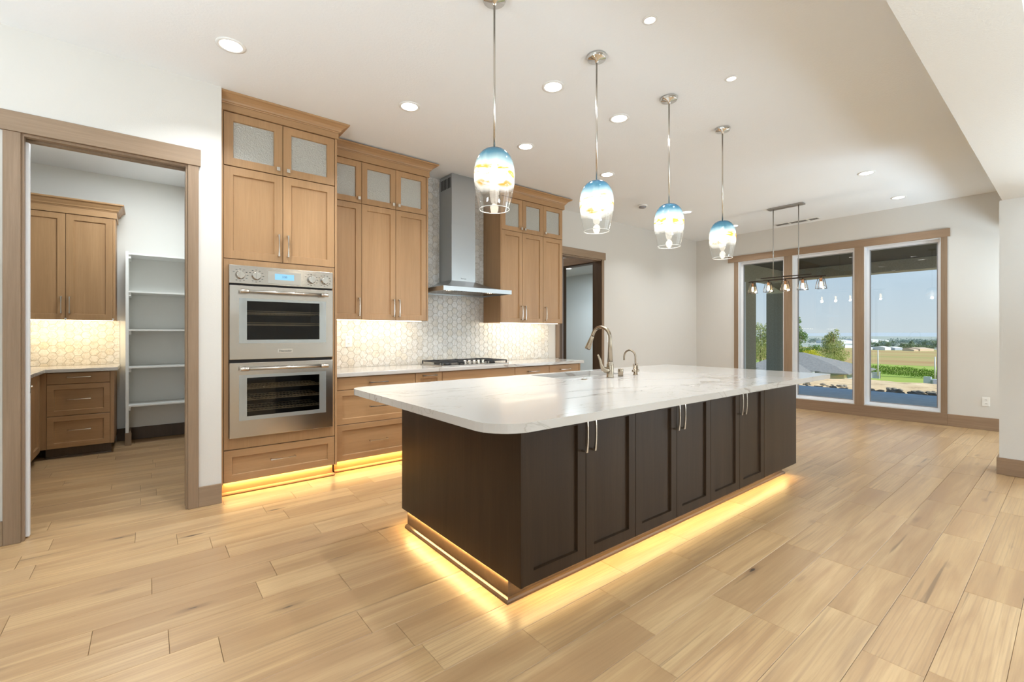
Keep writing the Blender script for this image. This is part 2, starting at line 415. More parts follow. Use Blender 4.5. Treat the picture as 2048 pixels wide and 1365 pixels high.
# ------------------------------------------------------------------ mesh builders
class MB:
    def __init__(s): s.v = []; s.f = []; s.smooth = []

    def add(s, verts, faces, T=None, smooth=False):
        o = len(s.v)
        s.v += [tuple(T(*p)) if T else tuple(p) for p in verts]
        s.f += [tuple(i + o for i in f) for f in faces]; s.smooth += [smooth] * len(faces)
        return s

    def box(s, x0, x1, y0, y1, z0, z1, T=None):
        x0, x1 = min(x0, x1), max(x0, x1); y0, y1 = min(y0, y1), max(y0, y1); z0, z1 = min(z0, z1), max(z0, z1)
        v = [(x, y, z) for x in (x0, x1) for y in (y0, y1) for z in (z0, z1)]
        f = [(0, 1, 3, 2), (4, 6, 7, 5), (0, 4, 5, 1), (2, 3, 7, 6), (0, 2, 6, 4), (1, 5, 7, 3)]
        return s.add(v, f, T)

    def lathe(s, prof, c=(0, 0, 0), n=24, axis='Z', T=None, cap=True, smooth=True):
        v = []; f = []
        for r, h in prof:
            for k in range(n):
                a = 2 * pi * k / n
                p = (r * cos(a), r * sin(a), h)
                if axis == 'Y': p = (p[0], p[2], p[1])
                if axis == 'X': p = (p[2], p[0], p[1])
                v.append((p[0] + c[0], p[1] + c[1], p[2] + c[2]))
        for i in range(len(prof) - 1):
            for k in range(n):
                a, b = i * n + k, i * n + (k + 1) % n
                f.append((a, b, b + n, a + n))
        s.add(v, f, T, smooth)
        if cap:
            o = len(s.v) - len(v)
            if prof[0][0] > 1e-5: s.f.append(tuple(o + k for k in range(n))[::-1]); s.smooth.append(False)
            if prof[-1][0] > 1e-5: s.f.append(tuple(o + (len(prof) - 1) * n + k for k in range(n))); s.smooth.append(False)
        return s

    def tube(s, pts, r, n=10, cap=True, T=None):
        pts = [Vector(p) for p in pts]
        rs = r if isinstance(r, (list, tuple)) else [r] * len(pts)
        v = []; f = []
        up = Vector((0, 0, 1)); prev = None
        for i, p in enumerate(pts):
            d = (pts[min(i + 1, len(pts) - 1)] - pts[max(i - 1, 0)]).normalized()
            if prev is None:
                a = up if abs(d.z) < 0.9 else Vector((1, 0, 0)); u = d.cross(a).normalized()
            else:
                u = (prev - d * prev.dot(d)).normalized()
            w = d.cross(u); prev = u
            for k in range(n):
                t = 2 * pi * k / n
                v.append(p + (u * cos(t) + w * sin(t)) * rs[i])
        for i in range(len(pts) - 1):
            for k in range(n):
                a, b = i * n + k, i * n + (k + 1) % n
                f.append((a, b, b + n, a + n))
        o = len(s.v)
        s.add([tuple(p) for p in v], f, T, True)
        if cap:
            s.f.append(tuple(o + k for k in range(n))[::-1]); s.smooth.append(False)
            s.f.append(tuple(o + (len(pts) - 1) * n + k for k in range(n))); s.smooth.append(False)
        return s

    def prism(s, poly, a0, a1, axis='Z', T=None):
        """2D polygon extruded along an axis. Z: poly (x,y); Y: (x,z); X: (y,z)"""
        def P(p, a):
            return {'Z': (p[0], p[1], a), 'Y': (p[0], a, p[1]), 'X': (a, p[0], p[1])}[axis]
        n = len(poly)
        v = [P(p, a0) for p in poly] + [P(p, a1) for p in poly]
        f = [tuple(range(n))[::-1], tuple(range(n, 2 * n))] + [(i, (i + 1) % n, (i + 1) % n + n, i + n) for i in range(n)]
        return s.add(v, f, T)

    def sweep(s, path, prof, T=None):
        """profile (out, z) swept along a 2D path with mitred corners; outward is to the right of travel"""
        m = len(prof); v = []; f = []
        for i, p in enumerate(path):
            p = Vector(p)
            ns = []
            if i > 0: d = (p - Vector(path[i - 1])).normalized(); ns.append(Vector((d.y, -d.x)))
            if i < len(path) - 1: d = (Vector(path[i + 1]) - p).normalized(); ns.append(Vector((d.y, -d.x)))
            if len(ns) == 2:
                b = (ns[0] + ns[1]).normalized(); b = b / b.dot(ns[0])
            else: b = ns[0]
            for o, z in prof: v.append((p.x + b.x * o, p.y + b.y * o, z))
        for i in range(len(path) - 1):
            for k in range(m):
                f.append((i * m + k, i * m + (k + 1) % m, (i + 1) * m + (k + 1) % m, (i + 1) * m + k))
        f.append(tuple(range(m))); f.append(tuple((len(path) - 1) * m + k for k in range(m))[::-1])
        return s.add(v, f, T)

    def build(s, name, mat, parent=None, bev=0.0, loc=None, label=None, seg=2):
        """world-space vertices -> one object; its origin is loc (default: the parent's origin)"""
        base = wloc(parent) if parent is not None else Vector((0, 0, 0))
        org = Vector(loc) if loc is not None else base
        me = bpy.data.meshes.new(name)
        me.from_pydata([(p[0] - org.x, p[1] - org.y, p[2] - org.z) for p in s.v], [], s.f)
        me.polygons.foreach_set('use_smooth', s.smooth)
        me.materials.append(MATS[mat] if isinstance(mat, str) else mat)
        bm = bmesh.new(); bm.from_mesh(me); bmesh.ops.recalc_face_normals(bm, faces=bm.faces); bm.to_mesh(me); bm.free()
        me.update()
        o = bpy.data.objects.new(name, me); col.objects.link(o)
        if parent is not None: o.parent = parent
        o.location = org - base
        if bev:
            b = o.modifiers.new('bevel', 'BEVEL'); b.width = bev; b.segments = seg; b.limit_method = 'ANGLE'; b.angle_limit = radians(40)
        if label: o['label'] = label
        return o


def thing(name, label, cat, loc, group=None):
    o = bpy.data.objects.new(name, None); col.objects.link(o); o.location = loc
    o.empty_display_size = 0.05
    o['label'] = label; o['category'] = cat
    if group: o['group'] = group
    return o


def tag(o, label, cat, group=None, kind=None):
    o['label'] = label; o['category'] = cat
    if group: o['group'] = group
    if kind: o['kind'] = kind
    return o


def struct(o, label=None):
    o['kind'] = 'structure'
    if label: o['label'] = label
    return o


def copy_tree(o, parent=None):
    c = o.copy(); col.objects.link(c)
    if parent is not None: c.parent = parent
    for ch in list(o.children):
        copy_tree(ch, c)
    return c


def Tfront(yf):      # u -> X, w outward (-Y), z
    return lambda u, w, z: (u, yf - w, z)


def Tside(xf):       # facing +X: u -> Y
    return lambda u, w, z: (xf + w, u, z)


def shaker(u0, u1, z0, z1, T, rail=0.058, th=0.02, dep=0.0135, hole=False):
    """frame-and-panel door in local (u, w, z); w = 0 is the back, th the face"""
    mb = MB(); b = 0.0045
    O = [(u0, z0), (u1, z0), (u1, z1), (u0, z1)]
    I = [(u0 + rail, z0 + rail), (u1 - rail, z0 + rail), (u1 - rail, z1 - rail), (u0 + rail, z1 - rail)]
    J = [(u0 + rail + b, z0 + rail + b), (u1 - rail - b, z0 + rail + b), (u1 - rail - b, z1 - rail - b), (u0 + rail + b, z1 - rail - b)]
    c = 0.0015
    O2 = [(u0 + c, z0 + c), (u1 - c, z0 + c), (u1 - c, z1 - c), (u0 + c, z1 - c)]
    v = [(p[0], 0, p[1]) for p in O] + [(p[0], th - c, p[1]) for p in O] + [(p[0], th, p[1]) for p in O2] + [(p[0], th, p[1]) for p in I] + [(p[0], th - dep, p[1]) for p in J]
    f = []
    for a in (0, 4, 8, 12):
        for i in range(4):
            j = (i + 1) % 4; f.append((a + i, a + j, a + 4 + j, a + 4 + i))
    if hole:
        v += [(p[0], 0, p[1]) for p in J]
        for i in range(4):
            j = (i + 1) % 4
            f.append((16 + i, 16 + j, 20 + j, 20 + i)); f.append((20 + i, 20 + j, j, i))
    else:
        f.append((16, 17, 18, 19)); f.append((3, 2, 1, 0))
    mb.add(v, f, T)
    return mb


def slab_front(u0, u1, z0, z1, T, th=0.02):
    mb = MB(); c = 0.003
    v = [(u0, 0, z0), (u1, 0, z0), (u1, 0, z1), (u0, 0, z1), (u0, th - c, z0), (u1, th - c, z0), (u1, th - c, z1), (u0, th - c, z1),
         (u0 + c, th, z0 + c), (u1 - c, th, z0 + c), (u1 - c, th, z1 - c), (u0 + c, th, z1 - c)]
    f = [(3, 2, 1, 0), (8, 9, 10, 11)]
    for a in (0, 4):
        for i in range(4):
            j = (i + 1) % 4; f.append((a + i, a + j, a + 4 + j, a + 4 + i))
    return mb.add(v, f, T)


def pull(c, axis, T, L=0.18):
    """bow pull with flared ends, centred at (u, z), standing on the face w = wb"""
    u, wb, z = c; mb = MB(); n = 10; v = []; f = []
    for i in range(n + 1):
        t = -1 + 2 * i / n
        half = 0.0042 + 0.0038 * abs(t) ** 2.2
        w = wb + 0.030 + 0.009 * (1 - t * t)
        th = 0.004 + 0.002 * abs(t)
        s_ = t * L / 2
        for a, ww in ((-half, w - th), (half, w - th), (half * 0.8, w + th), (-half * 0.8, w + th)):
            v.append((u + a, ww, z + s_) if axis == 'z' else (u + s_, ww, z + a))
    for i in range(n):
        for k in range(4):
            f.append((i * 4 + k, i * 4 + (k + 1) % 4, i * 4 + 4 + (k + 1) % 4, i * 4 + 4 + k))
    f.append((3, 2, 1, 0)); f.append(tuple(n * 4 + k for k in range(4)))
    mb.add(v, f, T)
    for t in (-1, 1):
        s_ = t * (L / 2 - 0.006)
        if axis == 'z': mb.box(u - 0.0065, u + 0.0065, wb, wb + 0.032, z + s_ - 0.006, z + s_ + 0.006, T)
        else: mb.box(u + s_ - 0.006, u + s_ + 0.006, wb, wb + 0.032, z - 0.0065, z + 0.0065, T)
    return mb


def knob_sq(u, z, T, wb=0.02):
    mb = MB()
    mb.box(u - 0.006, u + 0.006, wb, wb + 0.016, z - 0.006, z + 0.006, T)
    mb.box(u - 0.013, u + 0.013, wb + 0.016, wb + 0.027, z - 0.016, z + 0.016, T)
    return mb


def text_obj(name, body, size, M, mat, parent, ext=0.0008):
    cu = bpy.data.curves.new(name, 'FONT'); cu.body = body; cu.size = size; cu.align_x = 'CENTER'; cu.align_y = 'CENTER'; cu.extrude = ext
    tmp = bpy.data.objects.new(name, cu); col.objects.link(tmp)
    dg = bpy.context.evaluated_depsgraph_get()
    me = bpy.data.meshes.new_from_object(tmp.evaluated_get(dg))
    bpy.data.objects.remove(tmp)
    me.transform(M); me.materials.clear(); me.materials.append(MATS[mat])
    o = bpy.data.objects.new(name, me); col.objects.link(o)
    if parent is not None:
        o.parent = parent; me.transform(Matrix.Translation(-wloc(parent)))
    return o


def front_text_matrix(x, y, z):
    return Matrix.Translation((x, y, z)) @ Matrix.Rotation(pi / 2, 4, 'X')


# ------------------------------------------------------------------ the room
H = 3.127
YL, YL2 = 4.035, 4.165       # pantry wall (front face, back face)
YW, YW2 = 4.82, 4.96         # cabinet wall
XW, XW2 = 8.62, 8.80         # window wall
PY = 7.10                    # pantry back wall
XS = 6.02                    # right stub wall

floor = MB().box(-4, XW2, -6, 9.2, -0.12, -0.006)
floor = struct(floor.build('floor', 'plank_oak'), 'light oak plank floor running towards the windows')
MB().box(-4, XW, -6, YL, -0.006, -0.0045).box(-1.55, 0.40, YL, PY, -0.006, -0.0045).build('underlay', 'dark_gap', floor)
struct(MB().box(-4, XW2, -6, 9.2, H, H + 0.15).build('ceiling', 'ceiling_paint'), 'white textured ceiling')

DX0, DX1, DZ = -0.605, 0.235, 2.478      # pantry doorway
w = MB()
w.box(-4, DX0, YL, YL2, 0, H); w.box(DX1, 0.436, YL, YL2, 0, H); w.box(DX0, DX1, YL, YL2, DZ + 0.02, H)
w.box(0.40, 0.436, YL2, PY, 0, H)
wall_left = struct(w.build('wall_left', 'wall_paint'), 'cream wall around the pantry doorway')
D2X0, D2X1, D2Z = 4.745, 5.72, 2.462
w = MB()
w.box(0.436, D2X0, YW, YW2, 0, H); w.box(D2X1, XW2, YW, YW2, 0, H); w.box(D2X0, D2X1, YW, YW2, D2Z, H)
wall_back = struct(w.build('wall_back', 'wall_paint'), 'cream wall behind the cabinets and second doorway')
WY = [(3.205, 3.99), (2.196, 3.078), (1.206, 2.078)]       # window openings along Y
WZ0, WZ1 = 0.172, 2.612
w = MB()
w.box(XW, XW2, 3.99, YW2, 0, H); w.box(XW, XW2, -0.5, 1.206, 0, H)
for a_, c_ in ((-6, -5.05), (-2.95, -2.6)): w.box(XW, XW2, a_, c_, 0, H)
for a_, c_ in ((-5.05, -2.95), (-2.6, -0.5)): w.box(XW, XW2, a_, c_, 0, 0.3); w.box(XW, XW2, a_, c_, 2.7, H)
w.box(XW, XW2, 1.206, 3.99, WZ1, H); w.box(XW, XW2, 1.206, 3.99, 0, WZ0)
w.box(XW, XW2, 3.078, 3.205, WZ0, WZ1); w.box(XW, XW2, 2.078, 2.196, WZ0, WZ1)
wall_far = struct(w.build('wall_far', 'wall_paint'), 'beige wall with the three tall windows')
struct(MB().box(XS, XS + 0.36, -0.15, 0.455, 0, 2.475).build('wall_right', 'wall_paint'), 'cream wall end at the right edge')
struct(MB().box(-4, XW, 0.13, 0.437, 2.475, H).build('beam', 'beam_paint'), 'boxed beige ceiling beam at upper right')
w = MB()
for a, b in ((-6, -4.25), (-2.15, YL2)): w.box(-4.14, -4, a, b, 0, H)
w.box(-4.14, -4, -4.25, -2.15, 0, 0.3); w.box(-4.14, -4, -4.25, -2.15, 2.7, H)
struct(w.build('wall_side', 'wall_paint'))
w = MB()
for a, b in ((-4.14, -3.15), (-1.05, 5.85), (7.95, XW2)): w.box(a, b, -6.14, -6, 0, H)
for a, b in ((-3.15, -1.05), (5.85, 7.95)): w.box(a, b, -6.14, -6, 0, 0.3); w.box(a, b, -6.14, -6, 2.7, H)
struct(w.build('wall_rear', 'wall_paint'))
# pantry shell
w = MB(); w.box(-1.55, 0.44, PY, PY + 0.12, 0, H)
wall_pantry = struct(w.build('wall_pantry', 'pantry_paint'), 'white back wall of the pantry')
struct(MB().box(-1.67, -1.55, YL2, PY + 0.12, 0, H).build('wall_pantry_left', 'pantry_paint'))
# hall and room beyond the second doorway
O2Y0, O2Y1, O2X = 5.03, 5.80, 5.76
w = MB(); w.box(O2X, O2X + 0.13, YW2, O2Y0, 0, H); w.box(O2X, O2X + 0.13, O2Y1, 9.2, 0, H); w.box(O2X, O2X + 0.13, O2Y0, O2Y1, 2.46, H)
w.box(3.9, 4.0, YW2, 9.2, 0, H); w.box(3.9, XW2, 9.1, 9.2, 0, H)
struct(w.build('wall_hall', 'wall_paint'))
struct(MB().box(8.53, 8.66, YW2, 9.2, 0, 2.76).box(5.89, 8.6, YW2 + 0.02, 9.1, 2.75, 2.79).build('wall_room', 'blue_paint'), 'pale blue-grey wall seen through the second doorway')
lamp('hall_light', 'AREA', (4.9, 6.2, H - 0.05), 8, (1, 0.95, 0.88), (0, 0, 0), 0.5, 0.5)
lamp('room_light', 'AREA', (7.2, 7.0, 2.70), 26, (0.85, 0.95, 1.0), (0, 0, 0), 0.8, 0.8)

# baseboards
BH = 0.148
bb = MB(); bb.box(-4, -0.674, YL - 0.016, YL, 0, BH); bb.box(0.293, 0.437, YL - 0.016, YL, 0, BH)
struct(bb.build('baseboard_left', 'trim_wood_x', None, 0.003), 'greyish brown baseboard beside the pantry doorway')
struct(MB().box(XW - 0.016, XW, -6, 1.14, 0, 0.165).box(XW - 0.016, XW, 4.06, YW, 0, 0.165).build('baseboard_far', 'trim_wood_y', None, 0.003), 'brown baseboard along the window wall')
struct(MB().sweep([(XS + 0.36, 0.455), (XS, 0.455), (XS, -0.15), (XS + 0.36, -0.15)], [(0, 0), (0.016, 0), (0.016, 0.152), (0, 0.152)]).build('baseboard_right', 'trim_wood_y', None, 0.003), 'brown baseboard wrapping the wall end')
struct(MB().box(5.80, XW - 0.016, YW - 0.016, YW, 0, BH).build('baseboard_back', 'trim_wood_x', None, 0.003))
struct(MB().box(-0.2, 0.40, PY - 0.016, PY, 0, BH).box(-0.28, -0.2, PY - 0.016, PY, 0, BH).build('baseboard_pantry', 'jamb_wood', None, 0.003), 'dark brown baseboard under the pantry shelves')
struct(MB().box(8.512, 8.53, 5.0, 9.1, 0, BH).build('baseboard_room', 'jamb_wood'))


# ------------------------------------------------------------------ floor planks
def plank_mesh(x0, x1, y0, y1):
    mb = MB(); g = 0.00055; c = 0.0013; t = -0.0
    a, b, e, f_ = x0 + g, x1 - g, y0 + g, y1 - g
    v = [(a, e, -0.006), (b, e, -0.006), (b, f_, -0.006), (a, f_, -0.006), (a, e, -0.0016), (b, e, -0.0016), (b, f_, -0.0016), (a, f_, -0.0016),
         (a + c, e + c, t), (b - c, e + c, t), (b - c, f_ - c, t), (a + c, f_ - c, t)]
    f = [(8, 9, 10, 11)]
    for q in (0, 4):
        for i in range(4):
            j = (i + 1) % 4; f.append((q + i, q + j, q + 4 + j, q + 4 + i))
    return mb.add(v, f)


rows = {}
known = {2: [2.478, ], 3: [2.984, 2.145], 0: [3.145], 14: [0.018], 12: [0.433, -0.182], 10: [0.232], 9: [0.747], 6: [1.257], 5: [1.672], 7: [1.976, ]}
known[4] = [2.145, 3.02]; known[3] = [2.985]; known[8] = [2.70]
planks = []
for k in range(-32, 37):
    y0 = 0.17 + 0.19 * k - 0.003; y1 = y0 + 0.19
    if y0 > PY: break
    pantry = y0 > YL - 0.02
    lo = -1.55 if pantry else -4.0
    hi = 0.40 if pantry else XW
    if pantry and y0 < YL2: hi = 0.40
    rng = random.Random(100 + k)
    xs = sorted(known.get(k, [rng.uniform(0.5, 1.6)]))
    while xs[0] > lo: xs.insert(0, xs[0] - rng.choice((0.5, 0.62, 0.72, 0.85, 1.1, 1.35)))
    while xs[-1] < hi: xs.append(xs[-1] + rng.choice((0.5, 0.62, 0.72, 0.85, 1.1, 1.35)))
    for a, b in zip(xs[:-1], xs[1:]):
        a, b = max(a, lo), min(b, hi)
        if b - a < 0.03: continue
        # pieces wholly beneath the island's plinth are not laid
        if a > 1.5 and b < 4.7 and y0 > 1.75 and y1 < 2.75: continue
        planks.append((a, b, y0, min(y1, PY)))


def plank_rank(p):
    x, y = (p[0] + p[1]) / 2, (p[2] + p[3]) / 2
    d = x * cos(YAW) + y * sin(YAW); r = x * sin(YAW) - y * cos(YAW)
    return math.hypot(x, y) + (0 if d > 1.2 and abs(r) < 1.25 * d + 0.3 else 100)


planks.sort(key=plank_rank)
for p in planks[:300]:
    plank_mesh(*p).build('plank', 'plank_oak', floor, 0, ((p[0] + p[1]) / 2, (p[2] + p[3]) / 2, 0))
rest = MB()
for p in planks[300:]:
    q = plank_mesh(*p); rest.add(q.v, q.f)
if rest.v:
    rest.build('plank_rest', 'plank_oak', floor)['kind'] = 'stuff'


# ------------------------------------------------------------------ hexagonal tiles
def clip(poly, x0, x1, z0, z1):
    def cut(ps, inside, inter):
        out = []
        for i in range(len(ps)):
            a, b = ps[i - 1], ps[i]
            if inside(b):
                if not inside(a): out.append(inter(a, b))
                out.append(b)
            elif inside(a): out.append(inter(a, b))
        return out
    for ax, val, sgn in ((0, x0, 1), (0, x1, -1), (1, z0, 1), (1, z1, -1)):
        if not poly: return poly
        ins = lambda p: sgn * (p[ax] - val) >= 0
        def it(a, b):
            t = (val - a[ax]) / (b[ax] - a[ax]); return (a[0] + t * (b[0] - a[0]), a[1] + t * (b[1] - a[1]))
        poly = cut(poly, ins, it)
    return poly


def hex_field(parent, regions, y, flat, wall_mat_name, ref, limit=300, zone=None):
    R = flat / math.sqrt(3); g = 0.0015
    tiles = []; full = None
    for (x0, x1, z0, z1) in regions:
        c0 = math.floor(x0 / (1.5 * R)) - 1; c1 = math.ceil(x1 / (1.5 * R)) + 1
        for ci in range(c0, c1 + 1):
            cx = ci * 1.5 * R
            r0 = math.floor(z0 / flat) - 1; r1 = math.ceil(z1 / flat) + 1
            for ri in range(r0, r1 + 1):
                cz = (ri + (0.5 if ci % 2 else 0.0)) * flat
                rr = R - g
                hexa = [(cx + rr * cos(pi / 3 * i), cz + rr * sin(pi / 3 * i)) for i in range(6)]
                p = clip(hexa, *(zone(cz) if zone else (x0, x1, z0, z1)))
                if len(p) < 3: continue
                ar = abs(sum(p[i - 1][0] * p[i][1] - p[i][0] * p[i - 1][1] for i in range(len(p)))) / 2
                if ar < 2e-5: continue
                tiles.append((math.dist((cx, y, cz), ref), cx, cz, p, ar > 2.59 * rr * rr))
    tiles.sort(key=lambda t: t[0])
    def tile_mb(p, c, th):
        mb = MB(); n = len(p); s_ = 0.955
        mx = sum(q[0] for q in p) / n; mz = sum(q[1] for q in p) / n
        v = [(q[0], y, q[1]) for q in p] + [(q[0], y - th + 0.0012, q[1]) for q in p] + [(mx + (q[0] - mx) * s_, y - th, mz + (q[1] - mz) * s_) for q in p]
        f = [tuple(range(2 * n, 3 * n))]
        for a in (0, n):
            for i in range(n):
                j = (i + 1) % n; f.append((a + i, a + j, a + n + j, a + n + i))
        return mb.add(v, f)
    rest = MB()
    for i, (d, cx, cz, p, whole) in enumerate(tiles):
        mb = tile_mb(p, (cx, cz), 0.005)
        if i < limit:
            if whole and full is not None:
                o = bpy.data.objects.new('tile', full); col.objects.link(o); o.parent = parent
                o.location = Vector((cx, y, cz)) - wloc(parent)
            else:
                o = mb.build('tile', 'marble_tile', parent, 0, (cx, y, cz))
                if whole: full = o.data
        else:
            rest.add(mb.v, mb.f)
    if rest.v:
        rest.build('tile_rest', 'marble_tile', parent)['kind'] = 'stuff'


TB = 0.914
MB().box(1.30, 4.543, YW - 0.004, YW, 0.90, 1.50).box(2.38, 3.41, YW - 0.004, YW, 1.50, H).build('grout', 'grout', wall_back)
hex_field(wall_back, [(1.31, 4.543, TB, H)], YW - 0.003, 0.0775, 'grout', (0, 0, CAMZ), 300,
          lambda z: (1.31, 4.543, TB, 1.60) if z < 1.46 else (2.385, 3.405, TB, H))
MB().box(-1.55, -0.255, PY - 0.004, PY, 0.90, 1.43).build('grout', 'grout', wall_pantry)
hex_field(wall_pantry, [(-1.3, -0.255, TB, 1.43)], PY - 0.003, 0.0785, 'grout', (0, 0, CAMZ), 120)


# ------------------------------------------------------------------ window wall trim and windows
tr = MB()
def cas_parent(name, mat, mb, label, bev=0.003):
    return struct(mb.build(name, mat, None, bev), label)
t1 = thing_like = struct(MB().box(XW - 0.022, XW, 1.112, 4.175, WZ1, 2.725).build('trim_1', 'trim_wood_y', None, 0.003), 'brown wood header board above the windows')
for nm, a, b in (('trim_2', 3.99, 4.062), ('trim_3', 3.078, 3.205), ('trim_4', 2.078, 2.196), ('trim_5', 1.14, 1.206)):
    struct(MB().box(XW - 0.018, XW, a, b, 0.168, WZ1).build(nm, 'trim_wood', None, 0.003), 'upright brown window casing board')
struct(MB().box(XW - 0.018, XW, 1.14, 4.062, 0, 0.168).build('trim_6', 'trim_wood_y', None, 0.003), 'brown base board below the windows')


def ring(mb, x0, x1, y0, y1, z0, z1, t):
    mb.box(x0, x1, y0, y1, z0, z0 + t); mb.box(x0, x1, y0, y1, z1 - t, z1)
    mb.box(x0, x1, y0, y0 + t, z0 + t, z1 - t); mb.box(x0, x1, y1 - t, y1, z0 + t, z1 - t)
    return mb


for i, (a, b) in enumerate(WY):
    e = MB(); xr0, xr1 = XW - 0.003, XW2 - 0.05
    fr = 0.012
    # white jamb liner
    ring(e, xr0, xr1, a + 0.001, b - 0.001, WZ0 + 0.001, WZ1 - 0.001, fr)
    win = struct(e.build('window_%d' % (i + 1), 'white_vinyl'), 'tall picture window, %s of the three' % ('leftmost', 'middle', 'rightmost')[i])
    s = MB(); x0, x1 = XW2 - 0.085, XW2 - 0.045; k = 0.034; a2, b2, z0, z1 = a + fr, b - fr, WZ0 + fr, WZ1 - fr
    ring(s, x0, x1, a2, b2, z0, z1, k)
    s.build('frame', 'white_vinyl', win, 0.004)
    q = MB(); k2 = k + 0.012; x0b, x1b = x0 + 0.008, x1 - 0.004
    ring(q, x0b, x1b, a2 + k, b2 - k, z0 + k, z1 - k, k2 - k)
    q.build('glazing_bead', 'grey_frame', win)
    xg = (x0 + x1) / 2
    MB().box(xg, xg + 0.004, a2 + k - 0.004, b2 - k + 0.004, z0 + k - 0.004, z1 - k + 0.004).build('pane', 'window_glass', win)

# ------------------------------------------------------------------ pantry doorway
yc = YL - 0.018
struct(MB().box(-0.674, DX0 + 0.006, yc, YL, 0, 2.492).build('trim_7', 'trim_wood', None, 0.003), 'left casing board of the pantry doorway')
struct(MB().box(DX1 - 0.006, 0.293, yc, YL, 0, 2.492).build('trim_8', 'trim_wood', None, 0.003), 'right casing board of the pantry doorway')
struct(MB().box(-0.688, 0.305, yc - 0.008, YL, 2.492, 2.612).build('trim_9', 'trim_wood_x', None, 0.002), 'wide header board over the pantry doorway')
jb = MB(); ym = (YL + YL2) / 2
for x0, x1 in ((DX0, DX0 + 0.018), (DX1 - 0.018, DX1)):
    jb.box(x0, x1, YL, ym - 0.025, 0, DZ); jb.box(x0, x1, ym + 0.025, YL2, 0, DZ)
jb.box(DX0, DX1, YL, ym - 0.025, DZ, DZ + 0.018); jb.box(DX0, DX1, ym + 0.025, YL2, DZ, DZ + 0.018)
struct(jb.build('trim_10', 'trim_wood'), 'split jamb of the pantry doorway')
struct(MB().box(DX0, DX1, ym - 0.025, ym + 0.025, DZ + 0.016, DZ + 0.02).build('trim_11', 'dark_gap'))
d1 = struct(MB().box(DX0 - 0.02, DX0 + 0.034, ym - 0.018, ym + 0.018, 0.01, DZ - 0.02).build('door_1', 'white_vinyl', None, 0.002), 'white edge of the pantry pocket door in its slot')
MB().box(DX0 + 0.034, DX0 + 0.036, ym - 0.010, ym + 0.010, 0.90, 0.97).lathe([(0.006, 0), (0.006, 0.010)], (DX0 + 0.036, ym, 0.94), 10, 'X').build('latch', 'chrome', d1)
struct(MB().box(DX0, DX1, YL - 0.01, YL2, -0.004, 0.001).build('trim_12', 'plank_oak'))

# ------------------------------------------------------------------ second doorway
yc = YW - 0.018
struct(MB().box(4.684, D2X0 + 0.008, yc, YW, TB, 2.462).build('trim_13', 'trim_wood', None, 0.003), 'left casing of the doorway beyond the counter')
struct(MB().box(D2X1 - 0.012, 5.762, yc, YW, 0, 2.462).build('trim_14', 'trim_wood', None, 0.003), 'right casing of the doorway beyond the counter')
struct(MB().box(4.672, 5.792, yc - 0.006, YW, 2.462, 2.575).build('trim_15', 'trim_wood_x', None, 0.002), 'header board of the doorway beyond the counter')
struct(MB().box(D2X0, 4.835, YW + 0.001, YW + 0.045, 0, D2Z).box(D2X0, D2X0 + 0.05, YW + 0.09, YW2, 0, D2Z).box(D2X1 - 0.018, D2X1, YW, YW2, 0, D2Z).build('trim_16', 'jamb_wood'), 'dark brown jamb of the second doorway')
struct(MB().box(D2X0, D2X1, YW, YW2, D2Z - 0.018, D2Z).build('trim_17', 'trim_wood_x'))
struct(MB().box(O2X - 0.02, O2X, O2Y0 - 0.07, O2Y0, 0, 2.46).box(O2X - 0.02, O2X, O2Y1, O2Y1 + 0.07, 0, 2.46).build('trim_18', 'jamb_wood'))
struct(MB().box(O2X - 0.022, O2X, YW2 + 0.01, O2Y1 + 0.09, 2.46, 2.60).build('trim_19', 'trim_wood_y'), 'inner hall doorway header seen beyond the opening')
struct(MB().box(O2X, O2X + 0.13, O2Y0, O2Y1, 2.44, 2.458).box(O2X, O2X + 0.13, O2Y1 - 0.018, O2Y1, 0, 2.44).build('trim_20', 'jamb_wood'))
d2 = struct(MB().box(D2X0 + 0.002, 4.895, YW + 0.05, YW + 0.088, 0.01, D2Z - 0.03).build('door_2', 'grey_frame', None, 0.002), 'dark grey pocket door edge in the second doorway')
MB().box(4.895, 4.898, YW + 0.056, YW + 0.082, 0.98, 1.06).lathe([(0.008, 0), (0.008, 0.014)], (4.897, YW + 0.069, 1.02), 10, 'X').build('latch', 'chrome', d2)


# ------------------------------------------------------------------ cabinets
def crown_prof(z0, z1, out=0.088, fr=0.012):
    h = z1 - z0
    return [(-0.02, z0), (fr + 0.006, z0), (fr + 0.008, z0 + 0.10 * h), (fr + 0.016, z0 + 0.14 * h), (fr + 0.02, z0 + 0.30 * h), (fr + 0.034, z0 + 0.52 * h), (out - 0.018, z0 + 0.74 * h), (out - 0.004, z0 + 0.80 * h), (out, z0 + 0.86 * h), (out, z1), (-0.02, z1)]


def hollow(mb, x0, x1, y0, y1, z0, z1, t=0.018, div=(), shelf=()):
    """open-fronted carcass (front at y0)"""
    mb.box(x0, x0 + t, y0, y1, z0, z1); mb.box(x1 - t, x1, y0, y1, z0, z1)
    mb.box(x0 + t, x1 - t, y0, y1, z0, z0 + t); mb.box(x0 + t, x1 - t, y0, y1, z1 - t, z1)
    mb.box(x0 + t, x1 - t, y1 - 0.008, y1, z0 + t, z1 - t)
    for z in shelf: mb.box(x0 + t, x1 - t, y0, y1 - 0.008, z - t / 2, z + t / 2)
    for x in div: mb.box(x - t / 2, x + t / 2, y0, y1 - 0.008, z0 + t, z1 - t)
    return mb


